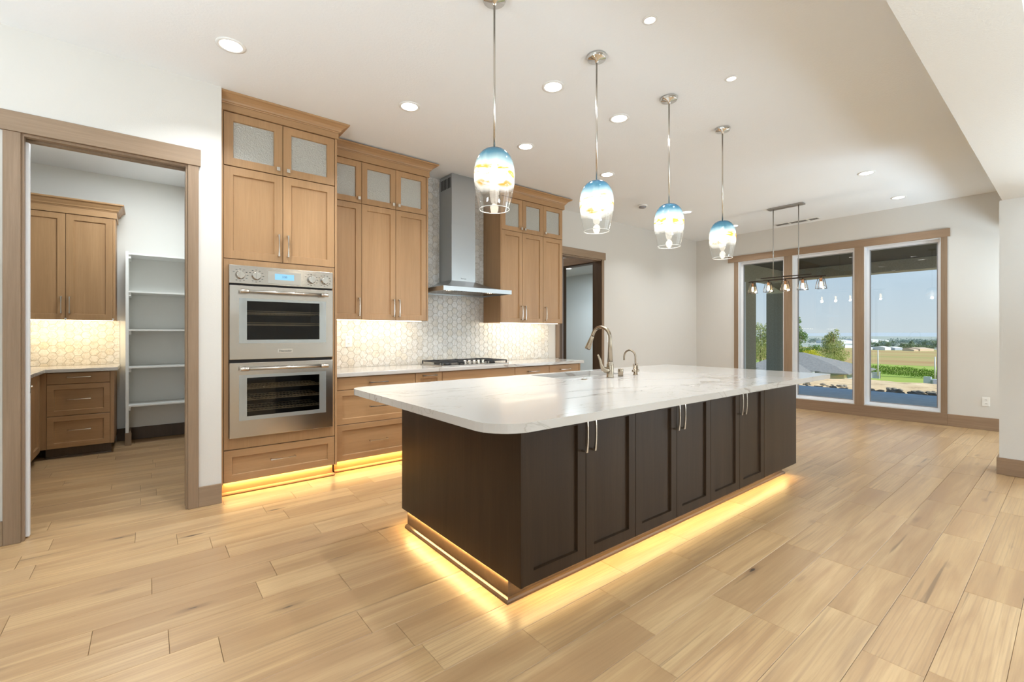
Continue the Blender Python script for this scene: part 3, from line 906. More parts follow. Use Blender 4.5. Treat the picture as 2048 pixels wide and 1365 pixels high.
def glass_door(root, u0, u1, z0, z1, T, rail, knob_u, knob_z):
    d = shaker(u0, u1, z0, z1, T, rail, hole=True).build('door', 'cabinet_wood', root)
    MB().box(u0 + rail - 0.004, u1 - rail + 0.004, 0.004, 0.008, z0 + rail - 0.004, z1 - rail + 0.004, T).build('pane', 'seeded_glass', d)
    knob_sq(knob_u, knob_z, T).build('knob', 'nickel', d, 0.002)
    return d


def wood_door(root, u0, u1, z0, z1, T, handle_u=None, handle_z=None, rail=0.058, mat='cabinet_wood', L=0.18):
    d = shaker(u0, u1, z0, z1, T, rail).build('door', mat, root)
    if handle_u is not None: pull((handle_u, 0.02, handle_z), 'z', T, L).build('handle', 'nickel', d, 0.001)
    return d


def drawer(root, u0, u1, z0, z1, T, flat=False, mat='cabinet_wood_flat', L=0.18, hz=None, rail=0.05):
    m = slab_front(u0, u1, z0, z1, T) if flat else shaker(u0, u1, z0, z1, T, rail)
    d = m.build('drawer', mat, root)
    if L: pull(((u0 + u1) / 2, 0.02, hz if hz else (z0 + z1) / 2), 'x', T, L).build('handle', 'nickel', d, 0.001)
    return d


# ---- tall oven cabinet
YO = 4.14; yb = YO + 0.02
oc = thing('oven_cabinet', 'tall light brown cabinet built around the double oven, glass doors at its top', 'cabinet', (0.89, 4.45, 0))
b = MB()
b.box(0.438, 0.458, YO - 0.004, YW - 0.005, 0.10, 3.03); b.box(1.302, 1.320, YO, YW - 0.005, 0.105, 3.03)
b.box(0.458, 1.302, yb, YW - 0.01, 0.105, 0.44); b.box(0.458, 1.302, YW - 0.03, YW - 0.01, 0.44, 3.03)
b.box(0.458, 1.302, yb, YW - 0.03, 1.84, 2.58); b.box(0.458, 1.302, yb, YW - 0.03, 2.995, 3.03)
b.box(0.458, 1.302, yb + 0.05, YW - 0.03, 2.58, 2.60)
b.build('body', 'cabinet_wood', oc, 0.001)
ff = MB(); ff.box(0.462, 0.494, YO, yb, 0.365, 1.853); ff.box(1.274, 1.298, YO, yb, 0.365, 1.853); ff.box(0.494, 1.274, YO, yb, 1.81, 1.853); ff.box(0.494, 1.274, YO, yb, 0.365, 0.452)
ff.build('face_frame', 'cabinet_wood', oc, 0.001)
T = Tfront(yb)
glass_door(oc, 0.462, 0.878, 2.585, 2.998, T, 0.062, 0.842, 2.625)
glass_door(oc, 0.882, 1.298, 2.585, 2.998, T, 0.062, 0.918, 2.625)
wood_door(oc, 0.462, 0.878, 1.860, 2.578, T, 0.845, 1.995, 0.062)
wood_door(oc, 0.882, 1.298, 1.860, 2.578, T, 0.915, 1.995, 0.062)
drawer(oc, 0.462, 1.298, 0.108, 0.358, T, rail=0.055, L=0.19, hz=0.245)
MB().box(0.438, 1.330, YO - 0.012, YO + 0.02, 3.003, 3.06).box(1.318, 1.330, YO + 0.02, YW - 0.05, 3.003, 3.06).build('frieze', 'cabinet_wood_flat', oc, 0.001)
MB().sweep([(0.438, YO), (1.318, YO), (1.318, YW - 0.005)], crown_prof(3.055, H - 0.001)).build('crown', 'cabinet_wood_flat', oc)
tk = MB().box(0.44, 1.300, YO + 0.065, YO + 0.083, 0.0, 0.105).build('toe_kick', 'toe_wood', oc)
MB().sweep([(0.44, YO + 0.065), (1.300, YO + 0.065), (1.300, YO + 0.12)], [(0, 0), (0.018, 0), (0.018, 0.008), (0.013, 0.016), (0.004, 0.02), (0, 0.02)]).build('shoe_moulding', 'toe_wood', tk)
MB().box(0.47, 1.29, YO + 0.045, YO + 0.055, 0.098, 0.104).build('light_strip', 'led_warm', oc)
lamp('toe_light', 'AREA', (0.88, YO + 0.05, 0.094), 1.9, (1.0, 0.68, 0.25), (0, 0, 0), 0.82, 0.02, parent=oc)

# ---- double wall oven
ov = thing('double_wall_oven', 'stainless steel double wall oven with four knobs and blue display', 'oven', (0.885, 4.30, 0.45))
yf = YO - 0.03
b = MB()
for z0, z1 in ((0.50, 1.02), (1.10, 1.63)):
    x0, x1, y0, y1 = 0.52, 1.25, YO + 0.03, 4.62
    b.box(x0, x0 + 0.03, y0, y1, z0, z1); b.box(x1 - 0.03, x1, y0, y1, z0, z1); b.box(x0, x1, y0, y1, z0, z0 + 0.03); b.box(x0, x1, y0, y1, z1 - 0.03, z1); b.box(x0, x1, y1 - 0.02, y1, z0, z1)
b.box(0.52, 1.25, YO + 0.03, 4.62, 1.02, 1.10); b.box(0.52, 1.25, YO + 0.0, 4.62, 1.63, 1.80); b.box(0.5, 1.27, YO - 0.006, YO + 0.03, 0.455, 0.50)
b.build('body', 'oven_cavity', ov)
tm = MB()
for bx in ((0.496, 0.55, 0.452, 1.808), (1.22, 1.272, 0.452, 1.808), (0.55, 1.22, 0.452, 0.53), (0.55, 1.22, 1.0, 1.12), (0.55, 1.22, 1.61, 1.808)): tm.box(bx[0], bx[1], YO - 0.012, YO, bx[2], bx[3])
tm.build('trim', 'dark_gap', ov)
cp = MB().box(0.494, 1.274, yf, YO, 1.664, 1.808).build('control_panel', 'stainless', ov, 0.003)
dp = MB().box(0.763, 1.011, yf - 0.003, yf, 1.678, 1.778).build('display_panel', 'grey_frame', cp, 0.001)
MATS['oven_frame'] = plain('oven_frame', (0.40, 0.42, 0.41), 0.25, 0.6)
dp.data.materials[0] = plain('panel_steel', (0.50, 0.48, 0.44), 0.3, 0.9)
MB().box(0.813, 0.958, yf - 0.0045, yf - 0.003, 1.712, 1.760).build('display', 'display_blue', cp)
text_obj('display_text', '3:50', 0.022, front_text_matrix(0.885, yf - 0.005, 1.736), 'dark_window', cp)
for kx in (0.568, 0.679, 1.095, 1.203):
    k = MB().lathe([(0.034, 0), (0.034, -0.006), (0.030, -0.008), (0.029, -0.032), (0.026, -0.036)], (kx, yf, 1.731), 24, 'Y')
    k.box(kx - 0.006, kx + 0.006, yf - 0.046, yf - 0.030, 1.731 - 0.030, 1.731 + 0.030)
    ko = k.build('knob', 'chrome', cp)
    for i in range(11):
        a = radians(-60 + 30 * i)
        if i == 10: continue
        rx, rz = sin(a), cos(a)
        MB().box(kx + 0.050 * rx - 0.006, kx + 0.050 * rx + 0.006, yf - 0.0006, yf, 1.731 + 0.047 * rz - 0.0016, 1.731 + 0.047 * rz + 0.0016).build('dial_marking', 'print_black', cp)


def frame_front(mb, o_, i_, ya, yb_):
    q = lambda r, y: [(r[0], y, r[2]), (r[1], y, r[2]), (r[1], y, r[3]), (r[0], y, r[3])]
    v = q(o_, ya) + q(i_, ya) + q(o_, yb_) + q(i_, yb_); f = []
    for i in range(4):
        j = (i + 1) % 4
        f += [(i, j, 4 + j, 4 + i), (8 + i, 12 + i, 12 + j, 8 + j), (i, 8 + i, 8 + j, j), (4 + i, 4 + j, 12 + j, 12 + i)]
    return mb.add(v, f)


def oven_door(z0, z1, wz, gz, hz):
    d = MB()
    x0, x1 = 0.496, 1.275; gx0, gx1 = 0.61, 1.165
    frame_front(d, (x0, x1, z0, z1), (gx0, gx1, gz[0], gz[1]), yf, YO - 0.004)
    do = d.build('door', 'stainless', ov, 0.003)
    fr = MB(); wx0, wx1 = 0.56, 1.216
    frame_front(fr, (wx0, wx1, wz[0], wz[1]), (gx0 + 0.004, gx1 - 0.004, gz[0] + 0.004, gz[1] - 0.004), yf - 0.002, yf)
    fr.build('window_frame', 'oven_frame', do)
    MB().box(gx0, gx1, yf + 0.004, yf + 0.008, gz[0], gz[1]).build('window_glass', 'oven_glass', do)
    h = MB(); yh = yf - 0.055
    h.lathe([(0.0125, 0.60), (0.0125, 1.18)], (0, yh, hz), 16, 'X')
    for a, c in ((0.56, 0.62), (1.16, 1.22)):
        h.lathe([(0.014, a), (0.0165, a + 0.003), (0.0165, c - 0.003), (0.014, c)], (0, yh, hz), 18, 'X')
    h.box(0.575, 0.60, yh, yf, hz - 0.011, hz + 0.011); h.box(1.18, 1.205, yh, yf, hz - 0.011, hz + 0.011)
    h.build('handle', 'stainless', do, 0)
    return do


od = oven_door(1.066, 1.650, (1.194, 1.550), (1.218, 1.534), 1.602)
oven_door(0.452, 1.042, (0.586, 0.945), (0.614, 0.925), 0.995)
bdg = MB().box(0.835, 0.947, yf - 0.004, yf, 1.112, 1.146).build('badge', 'nickel', od, 0.001)
text_obj('badge_lettering', 'Thermador', 0.021, front_text_matrix(0.891, yf - 0.0045, 1.129), 'print_black', od)


def rack(z):
    r = MB()
    for i in range(24):
        x = 0.565 + i * (1.205 - 0.565) / 23
        r.box(x - 0.0022, x + 0.0022, 4.20, 4.58, z - 0.002, z + 0.002)
    for yy in (4.20, 4.30, 4.45, 4.58): r.box(0.555, 1.215, yy - 0.004, yy + 0.004, z - 0.004, z + 0.004)
    r.box(0.555, 1.215, 4.196, 4.202, z + 0.012, z + 0.017)
    o = r.build('oven_rack', 'rack_steel', ov); return o


for z in (1.44, 1.345, 0.825, 0.735, 0.645): rack(z)
for z in (1.56, 0.95): lamp('rack_fill', 'POINT', (0.885, 4.25, z), 0.22, (1.0, 0.82, 0.5), radius=0.02, parent=ov)  # added fill lamps so the racks show through the glass


# ---- wall (upper) cabinets
YU = 4.447
def upper_cabinet(name, label, x0, x1, splits, knobs, carc, frieze_left):
    o = thing(name, label, 'cabinet', ((x0 + x1) / 2, (YU + YW) / 2, 1.41))
    T = Tfront(YU + 0.02); z0, z1 = 1.41, 2.985
    b = MB(); c0, c1 = carc
    hollow(b, c0, c1, YU + 0.02, YW - 0.014, 2.55, z1, shelf=(), div=splits[1:-1])
    hollow(b, c0, c1, YU + 0.02, YW - 0.014, z0, 2.548, shelf=(1.8, 2.2))
    b.box(c0, c1, YU + 0.02, YU + 0.04, z0 - 0.0, z0 + 0.02)
    if not frieze_left: b.box(c1 - 0.02, c1, YU, YU + 0.02, z0, z1)
    else: b.box(c0, c0 + 0.014, YU - 0.002, YU + 0.02, z0, z1)
    b.build('body', 'cabinet_wood', o, 0.001)
    if frieze_left: MB().box(c0 - 0.004, c0, YU, YW - 0.012, z0, 2.99).build('side_panel', 'cabinet_wood', o)
    MB().box(c0 + 0.02, c1 - 0.02, YU + 0.018, YU + 0.019, 1.42, 2.54).build('back_panel', 'cabinet_wood', o)
    for i in range(3):
        a, c = splits[i] + 0.002, splits[i + 1] - 0.002
        r = 0.055
        ks = knobs[i]
        ku = c - 0.028 if ks == 'r' else a + 0.028
        glass_door(o, a, c, 2.562, 2.972, T, r, ku, 2.605)
        wood_door(o, a, c, 1.412, 2.556, T, ku, 1.535, r)
    fz = MB()
    path = [(c0, YU), (c1 + 0.0, YU), (c1 + 0.0, YW - 0.012)]
    if frieze_left: path = [(c0, YW - 0.012)] + path
    pr = [(-0.02, 2.976), (0.012, 2.976), (0.012, 3.045), (-0.02, 3.045)]
    fz.sweep(path, pr).build('frieze', 'cabinet_wood_flat', o)
    MB().sweep(path, crown_prof(3.04, 3.112)).build('crown', 'cabinet_wood_flat', o)
    MB().box(c0 + 0.05, c1 - 0.05, YU + 0.06, YU + 0.075, 1.403, 1.410).build('light_strip', 'led_white', o)
    lamp('under_cabinet_light', 'AREA', ((c0 + c1) / 2, YU + 0.16, 1.400), 2.1, (1.0, 0.83, 0.58), (0.55, 0, 0), c1 - c0 - 0.1, 0.03, parent=o)
    return o


upper_cabinet('wall_cabinet', 'light brown wall cabinet between oven cabinet and range hood', 1.325, 2.39, (1.325, 1.657, 2.017, 2.369), 'rrl', (1.325, 2.392), False)
upper_cabinet('wall_cabinet', 'light brown wall cabinet right of the range hood, next to the second doorway', 3.39, 4.475, (3.405, 3.742, 4.096, 4.455), 'rll', (3.388, 4.472), True)

# ---- base cabinets along the wall
YBASE = 4.20
base_units = [
    ('base_cabinet', 'base cabinet of three wide drawers right beside the oven cabinet', 1.335, 2.117, 'three'),
    ('base_cabinet', 'narrow pull-out base cabinet left of the cooktop drawer front', 2.117, 2.425, 'pull'),
    ('base_cabinet', 'wide base cabinet with plain front below the gas cooktop', 2.425, 3.413, 'cook'),
    ('base_cabinet', 'base cabinet with top drawer just right of the cooktop', 3.413, 3.972, 'drawers'),
    ('base_cabinet', 'last base cabinet at the counter end by the second doorway', 3.972, 4.545, 'drawers'),
]
for nm, lb, x0, x1, kind in base_units:
    o = thing(nm, lb, 'cabinet', ((x0 + x1) / 2, 4.5, 0), 'base cabinets along the wall')
    b = MB().box(x0 + 0.001, x1 - 0.001, YBASE + 0.02, YW - 0.014, 0.105, 0.874)
    if x1 > 4.5: b.box(x1 - 0.03, x1 - 0.001, YBASE, YBASE + 0.02, 0.105, 0.874); x1 -= 0.03
    if x0 < 1.4: b.box(1.320, x0 + 0.001, YBASE, YBASE + 0.1, 0.105, 0.874)
    b.build('body', 'cabinet_wood', o)
    T = Tfront(YBASE + 0.02); a, c = x0 + 0.002, x1 - 0.002
    if kind == 'three':
        drawer(o, a, c, 0.755, 0.868, T, True, hz=0.812); drawer(o, a, c, 0.440, 0.750, T, hz=0.585); drawer(o, a, c, 0.108, 0.435, T, hz=0.262)
    elif kind == 'pull':
        d = shaker(a, c, 0.108, 0.868, T, 0.055).build('door', 'cabinet_wood', o)
        pull(((a + c) / 2, 0.02, 0.842), 'x', T, 0.16).build('handle', 'nickel', d, 0.001)
    elif kind == 'cook':
        drawer(o, a, c, 0.735, 0.868, T, True, L=0)
        drawer(o, a, c, 0.42, 0.730, T); drawer(o, a, c, 0.108, 0.415, T)
    else:
        drawer(o, a, c, 0.735, 0.868, T, True, hz=0.812); wood_door(o, a, (a + c) / 2 - 0.001, 0.108, 0.730, T, (a + c) / 2 - 0.03, 0.6); wood_door(o, (a + c) / 2 + 0.001, c, 0.108, 0.730, T, (a + c) / 2 + 0.03, 0.6)
    tk = MB().box(x0, x1, YBASE + 0.075, YBASE + 0.092, 0, 0.105).build('toe_kick', 'toe_wood', o)
    MB().sweep([(x0, YBASE + 0.075), (x1, YBASE + 0.075)], [(0, 0), (0.018, 0), (0.018, 0.008), (0.013, 0.016), (0.004, 0.02), (0, 0.02)]).build('shoe_moulding', 'toe_wood', tk)
    if x1 < 3.5:
        MB().box(x0 + 0.01, x1 - 0.01, YBASE + 0.05, YBASE + 0.06, 0.098, 0.104).build('light_strip', 'led_warm', o)
        lamp('toe_light', 'AREA', ((x0 + x1) / 2, YBASE + 0.055, 0.094), 2.7 * (x1 - x0), (1.0, 0.66, 0.22), (0, 0, 0), x1 - x0 - 0.02, 0.02, parent=o)

tag(MB().box(1.322, 4.59, 4.172, YW - 0.012, 0.876, TB).build('wall_countertop', 'quartz', None, 0.004), 'white quartz worktop along the wall under the cooktop', 'countertop')

# ---- gas cooktop
ck = thing('gas_cooktop', 'five burner gas cooktop with black iron grates', 'cooktop', (2.905, 4.50, TB))
cx0, cx1, cy0, cy1 = 2.45, 3.365, 4.255, 4.745
MB().box(cx0, cx1, cy0, cy1, TB, TB + 0.014).build('tray', 'stainless', ck, 0.004)
gz = TB + 0.050
for gi in range(3):
    a = cx0 + 0.012 + gi * 0.298; c = a + 0.292
    g_ = MB(); t = 0.006
    y0_ = cy0 + 0.02 if gi != 1 else cy0 + 0.14
    for xx in (a, c - 2 * t): g_.box(xx, xx + 2 * t, y0_, cy1 - 0.02, gz - 0.012, gz)
    for yy in (y0_, (y0_ + cy1 - 0.02) / 2 - t, cy1 - 0.02 - 2 * t): g_.box(a, c, yy, yy + 2 * t, gz - 0.012, gz)
    mx = (a + c) / 2
    g_.box(mx - t, mx + t, y0_, cy1 - 0.02, gz - 0.010, gz + 0.004)
    for q in (0.25, 0.75):
        yy = y0_ + (cy1 - 0.02 - y0_) * q
        g_.box(a + 0.03, c - 0.03, yy - t * 0.8, yy + t * 0.8, gz - 0.008, gz + 0.004)
    for xx in (a, c - 2 * t):
        for yy in (y0_, cy1 - 0.02 - 2 * t): g_.box(xx, xx + 2 * t, yy, yy + 2 * t, TB + 0.014, gz)
    g_.build('grate', 'black_iron', ck, 0.002)
for bx, by, r in ((2.60, 4.39, 0.045), (2.60, 4.62, 0.036), (2.905, 4.56, 0.058), (3.215, 4.39, 0.036), (3.215, 4.62, 0.045)):
    MB().lathe([(r, TB + 0.014), (r, TB + 0.024), (r * 0.8, TB + 0.028), (r * 0.8, TB + 0.034), (r * 0.5, TB + 0.036)], (bx, by, 0), 20).build('burner', 'black_iron', ck)
for i in range(5):
    kx = 2.80 + i * 0.062
    MB().lathe([(0.021, 0), (0.021, 0.008), (0.018, 0.012), (0.017, 0.040), (0.014, 0.043)], (kx, cy0 + 0.085, TB + 0.014), 18).build('knob', 'chrome', ck)

# ---- range hood
hd = thing('range_hood', 'stainless chimney range hood with flared canopy above the cooktop', 'hood', (2.90, 4.6, 1.71))
hx0, hx1, hy = 2.441, 3.362, 4.20
b = MB()
zt, zl = 1.782, 1.735
v = [(hx0, hy, zl), (hx1, hy, zl), (hx1, YW - 0.012, zl), (hx0, YW - 0.012, zl), (hx0, hy, zt), (hx1, hy, zt), (hx1, YW - 0.012, zt), (hx0, YW - 0.012, zt)]
n = 10; prof = []
for i in range(n + 1):
    t = i / n; e = t ** 0.55
    prof.append((hx0 + (2.735 - hx0) * t, hx1 + (3.064 - hx1) * t, hy + (4.525 - hy) * t, zt + 0.105 * (t ** 2.0) ** 0.9))
vv = []; ff = []
for (a, c, y_, z_) in prof: vv += [(a, y_, z_), (c, y_, z_), (c, YW - 0.012, z_), (a, YW - 0.012, z_)]
for i in range(n):
    for k in range(4): ff.append((i * 4 + k, i * 4 + (k + 1) % 4, i * 4 + 4 + (k + 1) % 4, i * 4 + 4 + k))
b.add(vv, ff); b.box(hx0, hx1, hy, hy + 0.012, zl, zt); b.box(hx0, hx0 + 0.012, hy + 0.012, YW - 0.03, zl, zt); b.box(hx1 - 0.012, hx1, hy + 0.012, YW - 0.03, zl, zt); b.box(hx0, hx1, YW - 0.03, YW - 0.012, zl, zt)
b.build('canopy', 'hood_steel', hd)
MB().box(hx0 + 0.012, hx1 - 0.012, hy + 0.012, YW - 0.03, zl + 0.018, zl + 0.024).build('underside', 'stainless', hd)
for i in range(3):
    a = hx0 + 0.05 + i * 0.275
    f_ = MB()
    for k in range(9): f_.box(a + k * 0.0295, a + k * 0.0295 + 0.02, hy + 0.14, YW - 0.06, zl + 0.008, zl + 0.018)
    f_.build('filter', 'stainless', hd)
for lx in (2.62, 3.18):
    MB().lathe([(0.026, zl + 0.010), (0.026, zl + 0.018)], (lx, hy + 0.08, 0), 18).build('hood_light', 'hood_lamp', hd)
    lamp('hood_spot', 'SPOT', (lx, hy + 0.08, zl), 5, (1, 0.9, 0.75), (0, 0, 0), radius=0.03, spot=radians(100), blend=0.6, parent=hd)
MB().box(2.735, 3.064, 4.522, YW - 0.012, 1.86, 2.536).build('lower_chimney', 'hood_steel', hd, 0.002)
up = MB().box(2.738, 3.061, 4.525, YW - 0.012, 2.534, H - 0.002).build('upper_chimney', 'hood_steel', hd, 0.002)
vt = MB()
for i in range(7): vt.box(2.7368, 2.739, 4.555 + i * 0.033, 4.575 + i * 0.033, 2.965, 3.085)
vt.build('vent_slots', 'vent_slot', up)
text_obj('hood_lettering', 'Thermador', 0.017, front_text_matrix(2.897, 4.5215, 1.915), 'print_black', hd)

# ---- wall plates
def outlet(name, label, cx, cz, y, kind='outlet', axis='Y'):
    o = thing(name, label, kind, (cx, y, cz) if axis == 'Y' else (y, cx, cz), None)
    T = Tfront(y) if axis == 'Y' else (lambda u, w, z: (y - w, u, z))
    MB().box(cx - 0.037, cx + 0.037, 0, 0.006, cz - 0.06, cz + 0.06, T).build('cover_plate', 'white_plastic', o, 0.002)
    for dz in (-0.025, 0.025):
        if kind == 'outlet':
            MB().box(cx - 0.017, cx + 0.017, 0.006, 0.0085, cz + dz - 0.015, cz + dz + 0.015, T).build('socket', 'white_plastic', o, 0.002)
            MB().box(cx - 0.008, cx - 0.005, 0.0085, 0.0092, cz + dz - 0.006, cz + dz + 0.006, T).box(cx + 0.005, cx + 0.008, 0.0085, 0.0092, cz + dz - 0.006, cz + dz + 0.006, T).build('slot', 'print_black', o)
    if kind == 'switch':
        for du in (-0.02, 0.02):
            MB().box(cx + du - 0.014, cx + du + 0.014, 0.006, 0.010, cz - 0.032, cz + 0.032, T).build('rocker', 'white_plastic', o, 0.002)
    return o


outlet('wall_outlet', 'white double outlet on the hexagon tile backsplash near the oven', 1.652, 1.19, YW - 0.011)
outlet('wall_outlet', 'white double outlet low on the wall right of the windows', 0.770, 0.375, XW, 'outlet', 'X')
outlet('light_switch', 'white rocker switch plate right of the second doorway', 5.876, 1.19, YW, 'switch')

# ------------------------------------------------------------------ kitchen island
ix0, ix1, iy0, iy1, iz0, iz1 = 1.322, 4.53, 1.585, 2.82, 0.108, 0.873
isl = thing('kitchen_island', 'long dark brown kitchen island with six paneled doors', 'island', (2.9, 2.2, 0))
MB().box(ix0, ix0 + 0.02, iy0 + 0.0, iy1, iz0, iz1).build('end_panel', 'dark_wood', isl, 0.002)
hollow(MB(), ix0 + 0.02, ix1, iy0 + 0.022, iy1, iz0, iz1).box(ix0 + 0.02, ix1, iy0 + 0.020, iy0 + 0.024, iz0, iz1).build('body', 'dark_wood', isl)
T = Tfront(iy0 + 0.02)
dx = [1.338, 1.758, 2.176, 2.6, 3.022, 3.445, 3.868]
for i in range(6):
    a, c = dx[i] + 0.0015, dx[i + 1] - 0.0015
    hu = c - 0.028 if i % 2 == 0 else a + 0.032
    wood_door(isl, a, c, iz0 + 0.002, iz1 - 0.004, T, hu, 0.765, 0.06, 'dark_wood', 0.19)
slab_front(3.8705, ix1 - 0.001, iz0 + 0.002, iz1 - 0.004, T).build('side_panel', 'dark_wood', isl)
tx0, tx1, ty0, ty1 = ix0 + 0.012, 4.505, iy0 + 0.108, iy1 - 0.06
tk = MB()
tk.box(tx0, tx1, ty0, ty0 + 0.018, 0, 0.105); tk.box(tx0, tx0 + 0.018, ty0 + 0.018, ty1 - 0.018, 0, 0.105); tk.box(tx1 - 0.018, tx1, ty0 + 0.018, ty1 - 0.018, 0, 0.105); tk.box(tx0, tx1, ty1 - 0.018, ty1, 0, 0.105)
tko = tk.build('toe_kick', 'dark_wood_flat', isl)
MB().sweep([(tx0, ty1), (tx0, ty0), (tx1, ty0), (tx1, ty1)], [(0, 0), (0.020, 0), (0.020, 0.010), (0.014, 0.018), (0.004, 0.022), (0, 0.022)]).build('shoe_moulding', 'dark_wood_flat', tko)
MB().box(tx0 + 0.02, tx1 - 0.02, iy0 + 0.05, iy0 + 0.062, 0.100, 0.106).build('light_strip', 'led_warm', isl)
lamp('toe_light', 'AREA', ((tx0 + tx1) / 2, iy0 + 0.055, 0.096), 5.0, (1.0, 0.70, 0.30), (0, 0, 0), tx1 - tx0 - 0.06, 0.02, parent=isl)
lamp('toe_light', 'AREA', (ix0 + 0.006, (ty0 + ty1) / 2, 0.100), 2.8, (1.0, 0.70, 0.30), (0, 0, 0), 0.014, ty1 - ty0, parent=isl)
lamp('toe_light', 'AREA', ((tx0 + tx1) / 2, iy1 - 0.03, 0.096), 8.0, (1.0, 0.69, 0.27), (0, 0, 0), tx1 - tx0 - 0.06, 0.02, parent=isl)


def rounded(x0, x1, y0, y1, rs, n=10):
    """rs: radii at (x0,y0),(x1,y0),(x1,y1),(x0,y1); counter-clockwise"""
    P = []
    for (cx, cy, r, a0) in ((x0, y0, rs[0], pi), (x1, y0, rs[1], 1.5 * pi), (x1, y1, rs[2], 0), (x0, y1, rs[3], 0.5 * pi)):
        ox = cx + r if cx == x0 else cx - r; oy = cy + r if cy == y0 else cy - r
        for i in range(n + 1):
            a = a0 + pi / 2 * i / n; P.append((ox + r * cos(a), oy + r * sin(a)))
    return P


def slab_with_hole(outer, hole, z0, z1):
    mb = MB(); no, nh = len(outer), len(hole)
    pts = outer + hole
    tris = tessellate_polygon([[Vector((p[0], p[1], 0)) for p in outer], [Vector((p[0], p[1], 0)) for p in hole]])
    v = [(p[0], p[1], z1) for p in pts] + [(p[0], p[1], z0) for p in pts]
    N_ = no + nh
    f = [tuple(t) for t in tris] + [tuple(i + N_ for i in t)[::-1] for t in tris]
    for i in range(no): j = (i + 1) % no; f.append((i, j, j + N_, i + N_))
    for i in range(nh): j = (i + 1) % nh; f.append((no + i, no + j, no + j + N_, no + i + N_))
    return mb.add(v, f)


outer = rounded(1.040, 4.735, 1.378, 3.018, (0.165, 0.03, 0.10, 0.11))
sx0, sx1, sy0, sy1 = 2.56, 3.33, 2.545, 2.955
hole = rounded(sx0, sx1, sy0, sy1, (0.02, 0.02, 0.02, 0.02), 4)
tag(slab_with_hole(outer, hole, 0.875, TB).build('island_countertop', 'quartz', None, 0.006, None, None, 3), 'white veined quartz island worktop with rounded corners', 'countertop')
sk = thing('undermount_sink', 'white undermount sink set into the island worktop', 'sink', (2.945, 2.75, 0.66))
s = MB(); t = 0.012; zb = 0.665
s.box(sx0 - t, sx0, sy0 - t, sy1 + t, zb, 0.8745); s.box(sx1, sx1 + t, sy0 - t, sy1 + t, zb, 0.8745); s.box(sx0, sx1, sy0 - t, sy0, zb, 0.8745); s.box(sx0, sx1, sy1, sy1 + t, zb, 0.8745); s.box(sx0 - t, sx1 + t, sy0 - t, sy1 + t, zb - t, zb)
s.build('basin', 'sink_white', sk)
MB().lathe([(0.045, zb), (0.045, zb + 0.003), (0.03, zb + 0.001)], (2.945, 2.75, 0), 20).build('drain', 'chrome', sk)

# ---- taps
fx, fy = 2.946, 2.395
fa = thing('pull_down_faucet', 'tall champagne nickel pull-down kitchen faucet beside the island sink', 'faucet', (fx, fy, TB))
MB().lathe([(0.031, 0), (0.031, 0.004), (0.0285, 0.008), (0.0285, 0.085), (0.0275, 0.105), (0.0235, 0.115), (0.0235, 0.125), (0.0215, 0.128), (0.020, 0.15)], (fx, fy, TB), 24).build('base', 'champagne_nickel', fa)
pts = [(fx, fy, TB + 0.12), (fx, fy, TB + 0.28)]
R_ = 0.095; zc = TB + 0.317
for i in range(15):
    a = pi - pi * 0.93 * i / 14
    pts.append((fx, fy + R_ + R_ * cos(a), zc + R_ * sin(a)))
rs = [0.0225, 0.0155] + [0.0142] * 15
MB().tube(pts, rs, 16).build('spout', 'champagne_nickel', fa)
e = Vector(pts[-1]); d_ = (Vector(pts[-1]) - Vector(pts[-2])).normalized(); d_ = (d_ + Vector((0, 0.16, 0))).normalized()
MB().tube([e, e + d_ * 0.004, e + d_ * 0.006, e + d_ * 0.06, e + d_ * 0.116, e + d_ * 0.122], [0.0145, 0.0145, 0.0165, 0.020, 0.0265, 0.024], 16).build('spray_head', 'champagne_nickel', fa)
MB().tube([(fx, fy, TB + 0.055), (fx - 0.045, fy + 0.012, TB + 0.062), (fx - 0.072, fy + 0.018, TB + 0.075), (fx - 0.088, fy + 0.022, TB + 0.11), (fx - 0.094, fy + 0.026, TB + 0.145), (fx - 0.112, fy + 0.03, TB + 0.182), (fx - 0.118, fy + 0.032, TB + 0.188)], [0.025, 0.025, 0.018, 0.012, 0.010, 0.009, 0.006], 12).build('lever', 'champagne_nickel', fa)
ag = tag(MB().lathe([(0.0225, 0), (0.0225, 0.060), (0.0205, 0.064), (0.0205, 0.0635)], (3.088, 2.40, TB), 24).build('air_gap', 'champagne_nickel', None, 0, (3.088, 2.40, TB)), 'short champagne nickel cylinder between the two faucets', 'air gap')
rx, ry = 3.29, 2.398
ro = thing('filter_faucet', 'small gooseneck filtered water faucet with two levers', 'faucet', (rx, ry, TB))
MB().lathe([(0.022, 0), (0.022, 0.005), (0.0165, 0.008), (0.0165, 0.082), (0.009, 0.086)], (rx, ry, TB), 20).build('base', 'champagne_nickel', ro)
pts = [(rx, ry, TB + 0.08), (rx, ry, TB + 0.15)]
for i in range(13):
    a = pi - pi * i / 12
    pts.append((rx, ry + 0.060 + 0.060 * cos(a), TB + 0.152 + 0.060 * sin(a)))
pts.append((rx, ry + 0.12, TB + 0.122))
MB().tube(pts, 0.0078, 12).build('spout', 'champagne_nickel', ro)
for s_ in (-1, 1):
    MB().lathe([(0.010, 0), (0.0125, 0.004), (0.0125, 0.024), (0.010, 0.027)], (rx + (0.013 if s_ > 0 else -0.040), ry, TB + 0.037), 14, 'X').tube([(rx + s_ * 0.030, ry, TB + 0.04), (rx + s_ * 0.030, ry, TB + 0.098)], 0.0042, 8).build('lever', 'champagne_nickel', ro)
bt = thing('disposal_button', 'small round nickel button flush in the island worktop', 'button', (2.653, 2.411, TB))
MB().lathe([(0.024, 0), (0.024, 0.004), (0.016, 0.006), (0.015, 0.003)], (2.653, 2.411, TB), 24).build('ring', 'champagne_nickel', bt)
